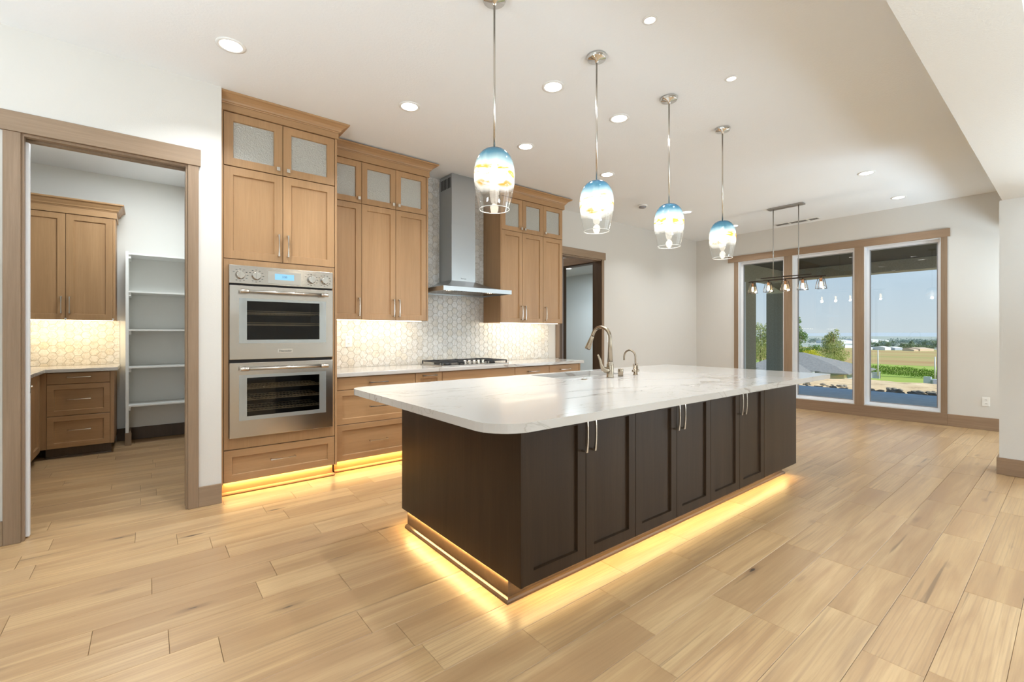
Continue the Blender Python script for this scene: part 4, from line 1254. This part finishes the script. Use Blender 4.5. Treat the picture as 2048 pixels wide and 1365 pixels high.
MB().lathe([(0.013, 0), (0.013, 0.006), (0.010, 0.008)], (2.653, 2.411, TB), 20).build('button_cap', 'chrome', bt)


# ------------------------------------------------------------------ pendants
def pendant(x, y, label):
    o = thing('pendant_light', label, 'pendant', (x, y, 1.955), 'art glass pendants above the island')
    MB().lathe([(0.066, H), (0.066, H - 0.012), (0.060, H - 0.020), (0.060, H - 0.024), (0.012, H - 0.027), (0.010, H - 0.045), (0.0065, H - 0.047)], (x, y, 0), 32).build('canopy', 'chrome', o)
    MB().lathe([(0.0058, 2.29), (0.0058, H - 0.045)], (x, y, 0), 12).build('rod', 'nickel', o)
    prof = [(0.083, 0.0), (0.088, 0.02), (0.097, 0.06), (0.105, 0.10), (0.1105, 0.145), (0.113, 0.19), (0.1105, 0.225), (0.103, 0.26), (0.090, 0.29), (0.072, 0.314), (0.052, 0.328), (0.034, 0.334), (0.010, 0.335)]
    ob = MB().lathe(prof, (x, y, 1.955), 40, cap=False).build('shade', 'art_glass', o)
    MB().lathe([(0.0828, -0.001), (0.0845, 0.0), (0.0845, 0.003), (0.0815, 0.003), (0.0815, 0.0)], (x, y, 1.955), 40, cap=False).build('rim', 'white_plastic', ob)
    MB().lathe([(0.012, 2.288), (0.020, 2.28), (0.020, 2.225), (0.014, 2.22)], (x, y, 0), 20).build('socket', 'nickel', o)
    MB().lathe([(0.012, 2.22), (0.014, 2.20), (0.026, 2.165), (0.030, 2.135), (0.026, 2.11), (0.012, 2.096), (0.001, 2.093)], (x, y, 0), 20).build('bulb', 'bulb_glow', o)
    lamp('pendant_lamp', 'POINT', (x, y, 2.06), PEND_W, (1.0, 0.90, 0.74), radius=0.03, parent=o)
    return o


for x, lb in ((1.495, 'blue and amber art glass pendant nearest the camera, in front of the hood'),
              (2.345, 'second art glass pendant along the island, white band with amber swirls'),
              (3.203, 'third art glass pendant along the island, with a large amber patch'),
              (4.060, 'farthest art glass pendant, closest to the dining chandelier')):
    pendant(x, 2.02, lb)

# ---- linear chandelier
XC = 7.24
ch = thing('linear_chandelier', 'linear dining chandelier with five glass cone shades in front of the windows', 'chandelier', (XC, 2.68, 1.88))
MB().box(XC - 0.055, XC + 0.055, 2.435, 2.905, H - 0.022, H).build('canopy', 'brushed_bar', ch, 0.003)
for y in (2.84, 2.504):
    MB().lathe([(0.006, 2.06), (0.006, H - 0.02)], (XC, y, 0), 10).lathe([(0.010, 2.45), (0.010, 2.48)], (XC, y, 0), 10).build('rod', 'brushed_bar', ch)
MB().box(XC - 0.011, XC + 0.011, 2.163, 3.19, 2.058, 2.075).build('lower_bar', 'bronze', ch, 0.002)
MB().box(XC - 0.008, XC + 0.008, 2.337, 3.016, 2.098, 2.112).build('upper_bar', 'bronze', ch, 0.002)
for y in (3.133, 2.906, 2.676, 2.452, 2.226):
    s = MB(); z1, z0, a1, a0 = 2.038, 1.893, 0.030, 0.053; t = 0.0035
    C1 = [(XC - a1, y - a1, z1), (XC + a1, y - a1, z1), (XC + a1, y + a1, z1), (XC - a1, y + a1, z1)]
    C0 = [(XC - a0, y - a0, z0), (XC + a0, y - a0, z0), (XC + a0, y + a0, z0), (XC - a0, y + a0, z0)]
    for i in range(4):
        s.tube([C1[i], C0[i]], t, 6); s.tube([C1[i], C1[(i + 1) % 4]], t, 6); s.tube([C0[i], C0[(i + 1) % 4]], t * 0.8, 6)
    so = s.build('shade_frame', 'bronze', ch)
    gl = MB(); gl.add(C1 + C0, [(i, (i + 1) % 4, 4 + (i + 1) % 4, 4 + i) for i in range(4)])
    gl.build('shade_glass', 'clear_glass', so)
    MB().lathe([(0.008, 2.06), (0.008, 2.040), (0.027, 2.038), (0.027, 2.032), (0.016, 2.030), (0.016, 1.990), (0.012, 1.987)], (XC, y, 0), 16).build('socket', 'bronze_socket', ch)
    MB().lathe([(0.010, 1.987), (0.012, 1.970), (0.0145, 1.952), (0.0135, 1.930), (0.008, 1.914), (0.001, 1.910)], (XC, y, 0), 14).build('bulb', 'edison_glow', ch)
    lamp('chandelier_lamp', 'POINT', (XC, y, 1.897), 2.2, (1.0, 0.88, 0.72), radius=0.02, parent=ch)

# ------------------------------------------------------------------ recessed lights, detector, vent
def downlight(x, y, label, r=0.085, z=H, power=DOWN_W, small=False):
    o = thing('recessed_downlight', label, 'downlight', (x, y, z), 'recessed ceiling downlights' if y > 0 else 'living room downlights')
    MB().lathe([(r, z), (r, z - 0.004), (r * 0.80, z - 0.007), (r * 0.74, z - 0.003)], (x, y, 0), 32, cap=False).build('trim_ring', 'white_plastic', o)
    MB().lathe([(0.001, z - 0.0035), (r * 0.76, z - 0.0035)], (x, y, 0), 32, cap=False).build('lens', 'lamp_lens' if not small else 'spot_glow', o)
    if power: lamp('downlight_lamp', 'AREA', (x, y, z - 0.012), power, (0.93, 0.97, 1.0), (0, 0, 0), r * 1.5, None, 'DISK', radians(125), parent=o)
    return o


for x, y, lb in ((0.42, 3.415, 'recessed downlight nearest above the wall between pantry and oven cabinet'),
                 (1.67, 3.42, 'recessed downlight above the front of the left wall cabinet'),
                 (2.925, 3.43, 'recessed downlight above the floor in front of the hood'),
                 (4.178, 3.44, 'recessed downlight above the right wall cabinet, behind the second pendant'),
                 (2.378, 2.472, 'recessed downlight between first and second pendants, towards the cabinets'),
                 (3.172, 2.480, 'recessed downlight between second and third pendants, towards the cabinets'),
                 (6.41, 3.74, 'recessed downlight behind the third pendant near the far left wall'),
                 (7.87, 3.72, 'recessed downlight behind the fourth pendant at the far corner'),
                 (6.473, 1.537, 'recessed downlight right of the chandelier, larger of the two there'),
                 (7.974, 1.54, 'recessed downlight just in front of the rightmost window header')):
    downlight(x, y, lb, power=DOWN_W * ((1.5 if y > 3 else 0.6) if x > 6 else 1.7 if x < 2 else 1.15))
downlight(2.318, 1.588, 'small glowing disc standing for a reflected light spot right of the second pendant canopy', 0.042, H, 6, True)  # disc and added lamp imitate light reflected onto the ceiling, as below
downlight(3.312, 1.582, 'small glowing disc standing for a reflected light spot right of the third pendant canopy', 0.042, H, 6, True)
downlight(7.45, 7.25, 'recessed downlight in the pale blue room beyond the second doorway', 0.085, 2.75, 8)
for x in (-2.2, 0.4, 3.0):  # lamps added in the unseen living room, without fixtures
    for y in (-4.2, -1.9):
        lamp('downlight_lamp', 'AREA', (x, y, H - 0.012), DOWN_W, (0.93, 0.97, 1.0), (0, 0, 0), 0.13, None, 'DISK', radians(125))
sd = thing('smoke_detector', 'round white smoke detector on the ceiling above the second doorway', 'detector', (5.585, 3.95, H))
MB().lathe([(0.068, H), (0.068, H - 0.012), (0.060, H - 0.020)], (5.585, 3.95, 0), 28).build('base', 'white_plastic', sd)
MB().lathe([(0.052, H - 0.020), (0.050, H - 0.036), (0.030, H - 0.042)], (5.585, 3.95, 0), 28).build('cover', 'grey_frame', sd)
vn = thing('ceiling_vent', 'white slotted ceiling air vent beside the window wall', 'vent', (8.38, 2.9, H))
MB().box(8.31, 8.45, 2.60, 3.26, H - 0.006, H).build('frame', 'white_plastic', vn, 0.001)
for i in range(3):
    for a, c in ((2.62, 2.74), (2.78, 3.02), (3.05, 3.24)):
        MB().box(8.335 + i * 0.04, 8.355 + i * 0.04, a, c, H - 0.008, H - 0.006).build('slot', 'vent_slot', vn)

# ------------------------------------------------------------------ pantry
PU = 6.73
pc = thing('pantry_wall_cabinet', 'light brown two-door wall cabinet hanging in the pantry', 'cabinet', (-0.7, 6.9, 1.42))
MB().box(-1.2, -0.276, PU + 0.02, PY - 0.012, 1.42, 2.60).box(-0.296, -0.276, PU, PU + 0.02, 1.42, 2.60).build('body', 'cabinet_wood', pc, 0.001)
T = Tfront(PU + 0.02)
wood_door(pc, -1.055, -0.678, 1.422, 2.548, T, -0.708, 1.575, 0.06)
wood_door(pc, -0.674, -0.298, 1.422, 2.548, T, -0.644, 1.575, 0.06)
MB().sweep([(-1.2, PU), (-0.276, PU), (-0.276, PY - 0.01)], [(-0.02, 2.552), (0.012, 2.552), (0.012, 2.625), (-0.02, 2.625)]).build('frieze', 'cabinet_wood_flat', pc)
MB().sweep([(-1.2, PU), (-0.276, PU), (-0.276, PY - 0.01)], crown_prof(2.62, 2.705, 0.075)).build('crown', 'cabinet_wood_flat', pc)
MB().box(-1.15, -0.30, PU + 0.05, PU + 0.065, 1.412, 1.419).build('light_strip', 'led_white', pc)
lamp('under_cabinet_light', 'AREA', (-0.72, PU + 0.14, 1.410), 3.2, (1.0, 0.78, 0.46), (0.45, 0, 0), 0.85, 0.03, parent=pc)
for k in (-0.676, -0.296):
    MB().box(k - 0.004, k + 0.004, PU - 0.008, PU, 1.408, 1.44).box(k - 0.009, k + 0.009, PU - 0.008, PU, 1.43, 1.437).build('door_bumper', 'white_plastic', pc)

PB = 6.466
pb = thing('pantry_drawer_cabinet', 'brown three-drawer base cabinet in the pantry under the lit tiles', 'cabinet', (-0.55, 6.78, 0))
MB().box(-0.83, -0.277, PB + 0.02, PY - 0.012, 0.105, 0.876).box(-0.307, -0.277, PB, PB + 0.02, 0.105, 0.876).box(-0.85, -0.787, PB + 0.005, PB + 0.02, 0.105, 0.876).build('body', 'cabinet_wood', pb, 0.001)
T = Tfront(PB + 0.02)
drawer(pb, -0.785, -0.309, 0.758, 0.870, T, True, hz=0.825); drawer(pb, -0.785, -0.309, 0.436, 0.752, T, hz=0.60); drawer(pb, -0.785, -0.309, 0.108, 0.430, T, hz=0.285)
tk = MB().box(-0.80, -0.30, PB + 0.06, PB + 0.078, 0, 0.105).build('toe_kick', 'jamb_wood', pb)
MB().sweep([(-0.80, PB + 0.06), (-0.30, PB + 0.06)], [(0, 0), (0.016, 0), (0.012, 0.016), (0, 0.02)]).build('shoe_moulding', 'jamb_wood', tk)
ps = thing('pantry_side_cabinet', 'base cabinet run along the left side of the pantry', 'cabinet', (-1.2, 5.9, 0))
MB().box(-1.54, -0.84, 5.0, PB + 0.02, 0.105, 0.876).build('body', 'cabinet_wood', ps)
T = Tside(-0.84)
wood_door(ps, 5.98, 6.36, 0.108, 0.87, T, None, None, 0.06); wood_door(ps, 5.55, 5.976, 0.108, 0.87, T, 5.60, 0.75, 0.06)
MB().box(-1.5, -0.91, 5.02, PB + 0.06, 0, 0.105).build('toe_kick', 'jamb_wood', ps)
poly = [(-1.545, 4.95), (-0.795, 4.95), (-0.795, PB - 0.03), (-0.245, PB - 0.03), (-0.245, PY - 0.012), (-1.545, PY - 0.012)]
tag(MB().prism(poly, 0.877, TB).build('pantry_countertop', 'quartz', None, 0.004), 'L-shaped white quartz worktop in the pantry corner', 'countertop')
sh = thing('pantry_shelving', 'tall white open shelving unit against the pantry back wall', 'shelving', (0.1, 6.93, 0))
SY = 6.751
MB().box(-0.192, -0.164, SY, PY - 0.002, 0.0, 2.208).build('side_panel', 'white_melamine', sh, 0.001)
MB().box(-0.196, -0.140, SY - 0.012, SY, 0.0, 0.145).box(-0.164, -0.148, SY, PY - 0.02, 0, 0.145).build('skirting', 'trim_wood', sh, 0.001)
for z in (2.190, 1.758, 1.321, 0.892, 0.453):
    MB().box(-0.164, 0.398, SY + 0.003, PY - 0.002, z - 0.018, z).build('shelf', 'white_melamine', sh, 0.001)
    MB().box(-0.164, -0.145, SY + 0.02, PY - 0.03, z - 0.060, z - 0.018).build('cleat', 'white_melamine', sh)
lamp('pantry_light', 'AREA', (-0.05, 5.95, H - 0.03), 20, (0.90, 0.97, 1.0), (0, 0, 0), 0.4, 0.4)


# ------------------------------------------------------------------ outdoors
struct(MB().box(XW2, 12.95, -9, 4.6, -0.25, -0.04).box(XW2, 12.95, 4.6, 7.0, -0.25, -0.04).build('patio', 'concrete', None), 'grey concrete patio slab outside the windows')
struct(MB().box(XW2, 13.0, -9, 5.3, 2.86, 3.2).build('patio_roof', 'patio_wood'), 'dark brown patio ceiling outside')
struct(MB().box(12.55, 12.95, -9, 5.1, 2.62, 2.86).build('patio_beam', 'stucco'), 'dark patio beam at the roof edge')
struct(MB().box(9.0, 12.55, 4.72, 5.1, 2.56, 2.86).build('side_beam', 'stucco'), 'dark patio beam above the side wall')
struct(MB().box(XW2, 9.35, 4.72, 5.0, -0.04, 2.56).box(10.55, 11.08, 4.72, 5.1, -0.04, 2.56).box(9.35, 10.55, 4.72, 5.0, 2.44, 2.56).build('wall_patio', 'stucco'), 'grey stucco side wall of the patio')
d3 = struct(MB().box(9.40, 10.50, 4.74, 4.80, -0.03, 2.40).build('door_3', 'black_glass'), 'black glazed patio door in the stucco side wall')
MB().box(9.35, 9.40, 4.715, 4.80, -0.03, 2.44).box(10.50, 10.55, 4.715, 4.80, -0.03, 2.44).box(9.40, 10.50, 4.715, 4.80, 2.40, 2.44).build('frame', 'white_vinyl', d3)
pil = thing('patio_pillar', 'square grey stucco pillar at the patio corner', 'pillar', (12.75, 4.9, -0.04))
MB().box(12.55, 12.95, 4.70, 5.09, -0.04, 2.30).build('shaft', 'stucco', pil)
MB().prism([(4.70, 2.31), (5.09, 2.31), (4.92, 2.47)], 12.552, 12.93, 'X').box(12.55, 12.95, 4.70, 5.09, 2.30, 2.325).build('cap', 'sunlit_cream', pil)  # cream wedge shaped in place of a sun patch
MB().box(12.62, 12.9, 4.76, 5.03, 2.32, 2.62).build('neck', 'stucco', pil)


def terrain(name, label, mat, x0, x1, nx, y0, y1, ny, fz, amp, sc_):
    mb = MB(); v = []; f = []
    for i in range(nx + 1):
        for j in range(ny + 1):
            x = x0 + (x1 - x0) * i / nx; y = y0 + (y1 - y0) * j / ny
            v.append((x, y, fz(x, y) + amp * mnoise.noise(Vector((x * sc_, y * sc_, 3.1)))))
    for i in range(nx):
        for j in range(ny):
            a = i * (ny + 1) + j; f.append((a, a + ny + 1, a + ny + 2, a + 1))
    mb.add(v, f, None, True)
    return struct(mb.build(name, mat), label)


terrain('dirt_ground', 'sandy dirt bank beyond the patio', 'dirt', 12.9, 19.5, 40, -12, 22, 120, lambda x, y: -0.16 - 0.02 * (x - 13) + (0.10 if 14 < x < 17 else 0) - max(0, x - 18.6) * 1.2, 0.10, 0.9)


def slope(x, y):
    t = min(1, max(0, (x - 19.2) / 50)); return -1.1 - 6.6 * t ** 0.55 - 3.5 * min(1, max(0, (x - 69) / 60))


terrain('meadow_ground', 'yellow-green grassy slope below the dirt bank', 'meadow', 19.2, 150, 50, -60, 130, 60, slope, 0.5, 0.08)
terrain('field_ground', 'bright green field behind the hedge', 'green_field', 149, 235, 6, -150, 260, 10, lambda x, y: -11.3, 0.3, 0.02)
terrain('dry_ground', 'tan and green dry field farther out', 'dry_field', 234, 500, 8, -300, 500, 12, lambda x, y: -11.6, 0.4, 0.01)
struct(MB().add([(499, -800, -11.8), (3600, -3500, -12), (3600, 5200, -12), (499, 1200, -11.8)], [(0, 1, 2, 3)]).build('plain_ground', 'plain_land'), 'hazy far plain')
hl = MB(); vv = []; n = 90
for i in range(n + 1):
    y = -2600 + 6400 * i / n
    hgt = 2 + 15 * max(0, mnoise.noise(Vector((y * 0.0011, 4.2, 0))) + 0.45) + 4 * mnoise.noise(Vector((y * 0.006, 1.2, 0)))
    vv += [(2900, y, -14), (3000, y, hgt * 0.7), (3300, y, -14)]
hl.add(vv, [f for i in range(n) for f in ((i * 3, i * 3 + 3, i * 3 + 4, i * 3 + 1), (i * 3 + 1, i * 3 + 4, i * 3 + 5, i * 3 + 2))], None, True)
struct(hl.build('hills', 'far_hill'), 'low hills on the horizon, tinted blue for haze')


def ray(u, v, x=None, z=None):
    a = (u - 1024) / F_PX; b_ = (668 - v) / F_PX
    d = Vector((cos(YAW) + a * sin(YAW), sin(YAW) - a * cos(YAW), b_))
    t = x / d.x if x is not None else (z - CAMZ) / d.z
    return Vector((0, 0, CAMZ)) + d * t


# rocks along the patio edge
rk = random.Random(5)
def rock(x, y, z, r):
    mb = MB(); bm = bmesh.new(); bmesh.ops.create_icosphere(bm, subdivisions=1 if r < 0.04 else 2, radius=1.0)
    o = rk.uniform(0, 90)
    for p in bm.verts:
        k = 1 + 0.42 * mnoise.noise(p.co * 1.1 + Vector((o, 0, 0))) + 0.15 * mnoise.noise(p.co * 3 + Vector((0, o, 0)))
        p.co = Vector((p.co.x * k * r, p.co.y * k * r * 1.3, p.co.z * k * r * 0.62))
    bm.verts.index_update()
    mb.add([(p.co.x + x, p.co.y + y, p.co.z + z) for p in bm.verts], [tuple(q.index for q in f.verts) for f in bm.faces]); bm.free()
    return mb.build('rock', 'rock', None, 0, (x, y, z))


for i in range(230):
    y = 1.0 + 6.2 * i / 230 + rk.uniform(-0.08, 0.08); x = 13.06 + 0.7 * rk.random() ** 1.6
    r = rk.choice((0.025, 0.03, 0.038, 0.046, 0.058)) * (1.15 if 1.2 < y < 3.2 else 0.9)
    tag(rock(x, y, -0.085 + r * 0.30 + 0.05 * (x - 13.1), r), 'weathered grey rock in the pile along the patio edge', 'rock', 'rocks along the patio edge')


# ---- neighbouring house
def hip_roof(mb, x0, x1, y0, y1, z0, z1, ov_=0.4, ridge='y'):
    a, b_, c, d = x0 - ov_, x1 + ov_, y0 - ov_, y1 + ov_
    if ridge == 'y':
        h = (b_ - a) / 2; m = (a + b_) / 2
        R0, R1 = (m, c + h * 0.9, z1), (m, d - h * 0.9, z1)
    else:
        h = (d - c) / 2; m = (c + d) / 2
        R0, R1 = (a + h * 0.9, m, z1), (b_ - h * 0.9, m, z1)
    v = [(a, c, z0), (b_, c, z0), (b_, d, z0), (a, d, z0), R0, R1, (a, c, z0 - 0.18), (b_, c, z0 - 0.18), (b_, d, z0 - 0.18), (a, d, z0 - 0.18)]
    if ridge == 'y': f = [(0, 1, 4), (1, 2, 5, 4), (2, 3, 5), (3, 0, 4, 5)]
    else: f = [(0, 1, 5, 4), (1, 2, 5), (2, 3, 4, 5), (3, 0, 4)]
    f += [(6, 7, 1, 0), (7, 8, 2, 1), (8, 9, 3, 2), (9, 6, 0, 3), (9, 8, 7, 6)]
    mb.add(v, f); return mb


hs = thing('neighbour_house', 'grey single-storey house with hip roof down the slope', 'house', (90, 30, -8.2))
MB().box(87.6, 100, 23.3, 38.5, -8.2, -4.95).box(83.0, 90, 28.6, 35.4, -8.2, -5.1).build('walls', 'house_grey', hs)
rf = MB()
e0, e1, c0, c1, zz0, zz1 = 86.9, 100.7, 22.5, 39.3, -4.95, -2.15
rf.add([(e0, c0, zz0), (e1, c0, zz0), (e1, c1, zz0), (e0, c1, zz0), (93.8, 31.6, zz1), (93.8, 34.2, zz1), (e0, c0, zz0 - 0.2), (e1, c0, zz0 - 0.2), (e1, c1, zz0 - 0.2), (e0, c1, zz0 - 0.2)],
       [(0, 1, 4), (1, 2, 5, 4), (2, 3, 5), (3, 0, 4, 5), (6, 7, 1, 0), (7, 8, 2, 1), (8, 9, 3, 2), (9, 6, 0, 3), (9, 8, 7, 6)])
rf.build('roof', 'shingle_roof', hs)
hip_roof(MB(), 83.0, 91.5, 28.6, 35.4, -5.1, -3.55, 0.6, 'x').build('roof', 'shingle_roof', hs)
hip_roof(MB(), 85.6, 90.0, 22.9, 26.2, -5.0, -4.15, 0.4, 'x').build('roof', 'shingle_roof', hs)
MB().box(87.5, 87.6, 23.6, 25.6, -7.6, -5.45).build('garage_door', 'garage_grey', hs)
for q in (23.2, 25.9, 27.6):
    MB().box(86.0, 86.3, q - 0.13, q + 0.13, -8.2, -5.02).build('post', 'house_white', hs)
for q in (26.3, 27.8): MB().box(87.5, 87.6, q - 0.4, q + 0.4, -6.9, -5.5).build('window', 'dark_window', hs)
for q in (30.4, 31.5):
    MB().box(84.6, 84.8, q, q + 0.3, -4.7, -4.4).build('roof_vent', 'print_black', hs)

P = ray(1868, 768, z=-5.0)
g2 = thing('garden_wall', 'pale block retaining wall at lower right of the view', 'wall', (P.x, P.y, -5))
for i in range(3):
    MB().box(P.x, P.x + 0.6, P.y - 1.2 + i * 0.75, P.y - 0.5 + i * 0.75, -5.4, -4.75 + 0.28 * i).build('block', 'garage_grey', g2)
MB().add([(P.x - 3, P.y - 6, -4.9), (P.x - 3, P.y - 0.4, -5.3), (P.x, P.y + 0.1, -4.5), (P.x, P.y - 6, -4.0), (P.x - 3, P.y - 6, -5.6), (P.x - 3, P.y - 0.4, -5.6)], [(0, 1, 2, 3), (0, 4, 5, 1)]).build('roof_slab', 'shingle_roof', g2)
P = ray(1746, 757, z=-6.6)
g3 = thing('fence_panel', 'grey block fence with white posts below the meadow', 'fence', (P.x, P.y, -6.6))
MB().box(P.x, P.x + 0.3, P.y - 1.0, P.y + 1.8, -6.6, -5.5).build('panel', 'garage_grey', g3)
for q in (-1.0, 0.2, 1.7): MB().box(P.x - 0.1, P.x + 0.3, P.y + q, P.y + q + 0.14, -6.6, -5.4).build('post', 'house_white', g3)


# ---- vegetation
def leaf_cloud(mb, blobs, n, size, rng):
    tot = sum(b_[3] ** 2 for b_ in blobs)
    for (cx, cy, cz, r, sq) in blobs:
        for _ in range(max(6, int(n * r * r / tot))):
            d = Vector((rng.gauss(0, 1), rng.gauss(0, 1), rng.gauss(0, 1))).normalized() * (rng.random() ** 0.4)
            p = Vector((cx + d.x * r, cy + d.y * r, cz + d.z * r * sq))
            u = Vector((rng.gauss(0, 1), rng.gauss(0, 1), rng.gauss(0, 1))).normalized(); w_ = u.cross(Vector((0.3, 0.2, 1))).normalized()
            s_ = size * rng.uniform(0.6, 1.3)
            mb.add([p - u * s_, p + w_ * s_ * 0.5, p + u * s_, p - w_ * s_ * 0.5], [(0, 1, 2, 3)])
    return mb


def tree(name, label, base, height, spread, mat, n, size, shape='round', group=None, seed=1, trunk=True):
    rng = random.Random(seed)
    o = thing(name, label, 'tree' if name != 'bush' else 'bush', base, group)
    x, y, z = base; blobs = []
    for i in range(16):
        t = (i + 0.5) / 16
        if shape == 'tall': rr = spread * (1.0 - 0.85 * t) * rng.uniform(0.75, 1.1); hz = 0.12 + 0.86 * t
        elif shape == 'airy': rr = spread * math.sin(pi * (0.18 + 0.75 * t)) * rng.uniform(0.6, 1.0); hz = 0.10 + 0.86 * t
        else: rr = spread * math.sin(pi * (0.25 + 0.6 * t)) * rng.uniform(0.7, 1.0); hz = 0.25 + 0.65 * t
        a = rng.uniform(0, 2 * pi); k = rr * 0.55
        blobs.append((x + k * cos(a), y + k * sin(a), z + height * hz, rr * 0.62, 0.9))
    leaf_cloud(MB(), blobs, n, size, rng).build('crown', mat, o)
    if trunk: MB().tube([(x, y, z), (x + 0.05, y, z + height * 0.4), (x, y + 0.05, z + height * 0.85)], [height * 0.022, height * 0.016, 0.02], 8).build('trunk', 'bark', o)
    return o


def place(u, vbase, zground): return tuple(ray(u, vbase, z=zground))


def at_dist(u, vb, dist):     # point whose base sits at pixel (u, vb) at forward distance dist
    a = (u - 1024) / F_PX; b_ = (668 - vb) / F_PX
    return Vector((cos(YAW) + a * sin(YAW), sin(YAW) - a * cos(YAW), b_)) * dist + Vector((0, 0, CAMZ))


def tree_px(name, label, u, vtop, vbot, wpx, dist, mat, n, size, shape, group=None, seed=1):
    b_ = at_dist(u, vbot, dist); k = dist / F_PX
    return tree(name, label, tuple(b_), (vbot - vtop) * k, wpx * k / 2 / 0.75, mat, int(n * 1.7), size * k * 0.68, shape, group, seed)


tree_px('leafy_tree', 'dark green leafy tree left of the middle window view behind the house roof', 1593, 632, 738, 54, 108, 'leaf_green', 5200, 2.4, 'tall', None, 3)
tree_px('leafy_tree', 'green tree seen between the patio wall and pillar', 1521, 640, 745, 60, 112, 'leaf_pale', 4200, 2.4, 'round', None, 9)
tree_px('leafy_tree', 'pale airy tree standing right of the house roof in the middle window', 1668, 657, 736, 44, 112, 'leaf_pale', 3400, 2.3, 'airy', None, 5)
tree_px('bush', 'bright yellow-green bush behind the roof ridge', 1619, 700, 734, 40, 101.5, 'leaf_yellow', 1500, 2.0, 'round', None, 11)
tree_px('bush', 'olive bush at the foot of the pale tree', 1652, 708, 734, 40, 106, 'leaf_pale', 1000, 2.0, 'round', None, 12)
tree_px('leafy_tree', 'smaller green tree right behind the dark leafy tree', 1624, 690, 716, 26, 132, 'leaf_green', 900, 2.0, 'round', None, 13)

# hedge: one clipped row of shrubs
hr = random.Random(2)
for i in range(44):
    t = i / 43; u = 1683 + (1892 - 1683) * t; vb = 741 + 18 * t
    d = 140 - 14 * t; b_ = at_dist(u, vb, d)
    o = thing('hedge_shrub', 'dense green columnar shrub in the hedge row across the meadow', 'shrub', tuple(b_), 'hedge row across the meadow')
    hh = (15.5 + 2.5 * t) * d / F_PX * hr.uniform(0.9, 1.12)
    bl = [(b_.x, b_.y, b_.z + hh * q, 0.46 * (1 - 0.25 * q), 1.2) for q in (0.15, 0.4, 0.65, 0.85)]
    leaf_cloud(MB(), bl, 240, 0.15, hr).build('foliage', 'leaf_hedge', o)
# scattered field scrub and the distant tree belt
fr_ = random.Random(8)
for i in range(34):
    u = fr_.uniform(1738, 1885); vb = fr_.choice((700, 699, 698, 697)); d = (CAMZ + 11.6) * F_PX / (vb - 668) * fr_.uniform(0.96, 1.02)
    tree_px('distant_tree', 'hazy distant tree in the belt across the plain', u, vb - fr_.uniform(7, 18), vb, fr_.uniform(8, 20), d, fr_.choice(('leaf_far', 'leaf_far', 'leaf_hazed')), 170, 2.2, 'round', 'distant tree belt', 200 + i)
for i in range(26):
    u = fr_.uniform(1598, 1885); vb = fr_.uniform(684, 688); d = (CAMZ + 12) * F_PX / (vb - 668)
    tree_px('distant_tree', 'small haze-tinted tree far out near the horizon', u, vb - fr_.uniform(3, 7), vb, fr_.uniform(8, 22), d, 'leaf_hazed', 110, 2.0, 'round', 'trees near the horizon', 300 + i)


def shed(label, u0, u1, vt, vb, mat, dep=20, group=None):
    d = (CAMZ + 11.9) * F_PX / (vb - 668)
    A = at_dist(u0, vb, d); B = at_dist(u1, vb, d); k = d / F_PX; h = (vb - vt) * k
    o = thing('distant_building', label, 'building', tuple((A + B) / 2), group)
    n_ = Vector((B.y - A.y, A.x - B.x, 0)).normalized()
    if n_.x < 0: n_ = -n_
    C_, D_ = B + n_ * dep, A + n_ * dep; hw = h * 0.7
    v = [A, B, C_, D_] + [p + Vector((0, 0, hw)) for p in (A, B, C_, D_)]
    MB().add(v, [(0, 1, 5, 4), (1, 2, 6, 5), (2, 3, 7, 6), (3, 0, 4, 7), (4, 5, 6, 7)]).build('walls', mat, o)
    m0 = (A + D_) / 2 + Vector((0, 0, h)); m1 = (B + C_) / 2 + Vector((0, 0, h))
    MB().add([v[4], v[5], v[6], v[7], m0, m1], [(0, 1, 5, 4), (2, 3, 4, 5), (1, 2, 5), (3, 0, 4)]).build('roof', 'house_white' if mat != 'tan_building' else 'tan_building', o)
    return o


shed('long white warehouse farthest left in the right window view', 1728, 1778, 679, 686, 'shed_metal', 60)
shed('white warehouse behind the pale tree in the middle window', 1683, 1712, 680, 688, 'shed_metal', 50)
shed('low white greenhouse below the warehouse in the middle window', 1690, 1714, 690, 697, 'shed_metal', 30)
shed('white shed at the left end of the distant tree belt', 1735, 1757, 695, 701, 'house_white', 15)
shed('white farmhouse in the middle of the distant tree belt', 1770, 1782, 693, 702, 'house_white', 12)
shed('grey roofed farm building beside the white farmhouse', 1790, 1806, 694, 702, 'garage_grey', 12)
shed('tan building at the right end of the distant tree belt', 1840, 1868, 696, 704, 'tan_building', 15)
shed('small tan barn just left of the long tan building', 1828, 1837, 698, 704, 'tan_building', 10)


def pole(label, u, vt, vb, d, arm=0):
    b_ = at_dist(u, vb, d); k = d / F_PX; h = (vb - vt) * k
    o = thing('light_pole', label, 'pole', tuple(b_))
    MB().lathe([(0.10, b_.z), (0.07, b_.z + h)], (b_.x, b_.y, 0), 8).build('shaft', 'pole_grey', o)
    if arm: MB().box(b_.x - 0.06, b_.x + 0.06, b_.y, b_.y + arm, b_.z + h - 0.1, b_.z + h).build('arm', 'pole_grey', o)


pole('tall grey pole in the left part of the right window', 1756, 700, 752, 70)
pole('tall grey pole near the right edge of the right window', 1870, 714, 763, 62)
pole('street lamp with side arm left of the pale tree', 1631, 684, 708, 150, 2.0)
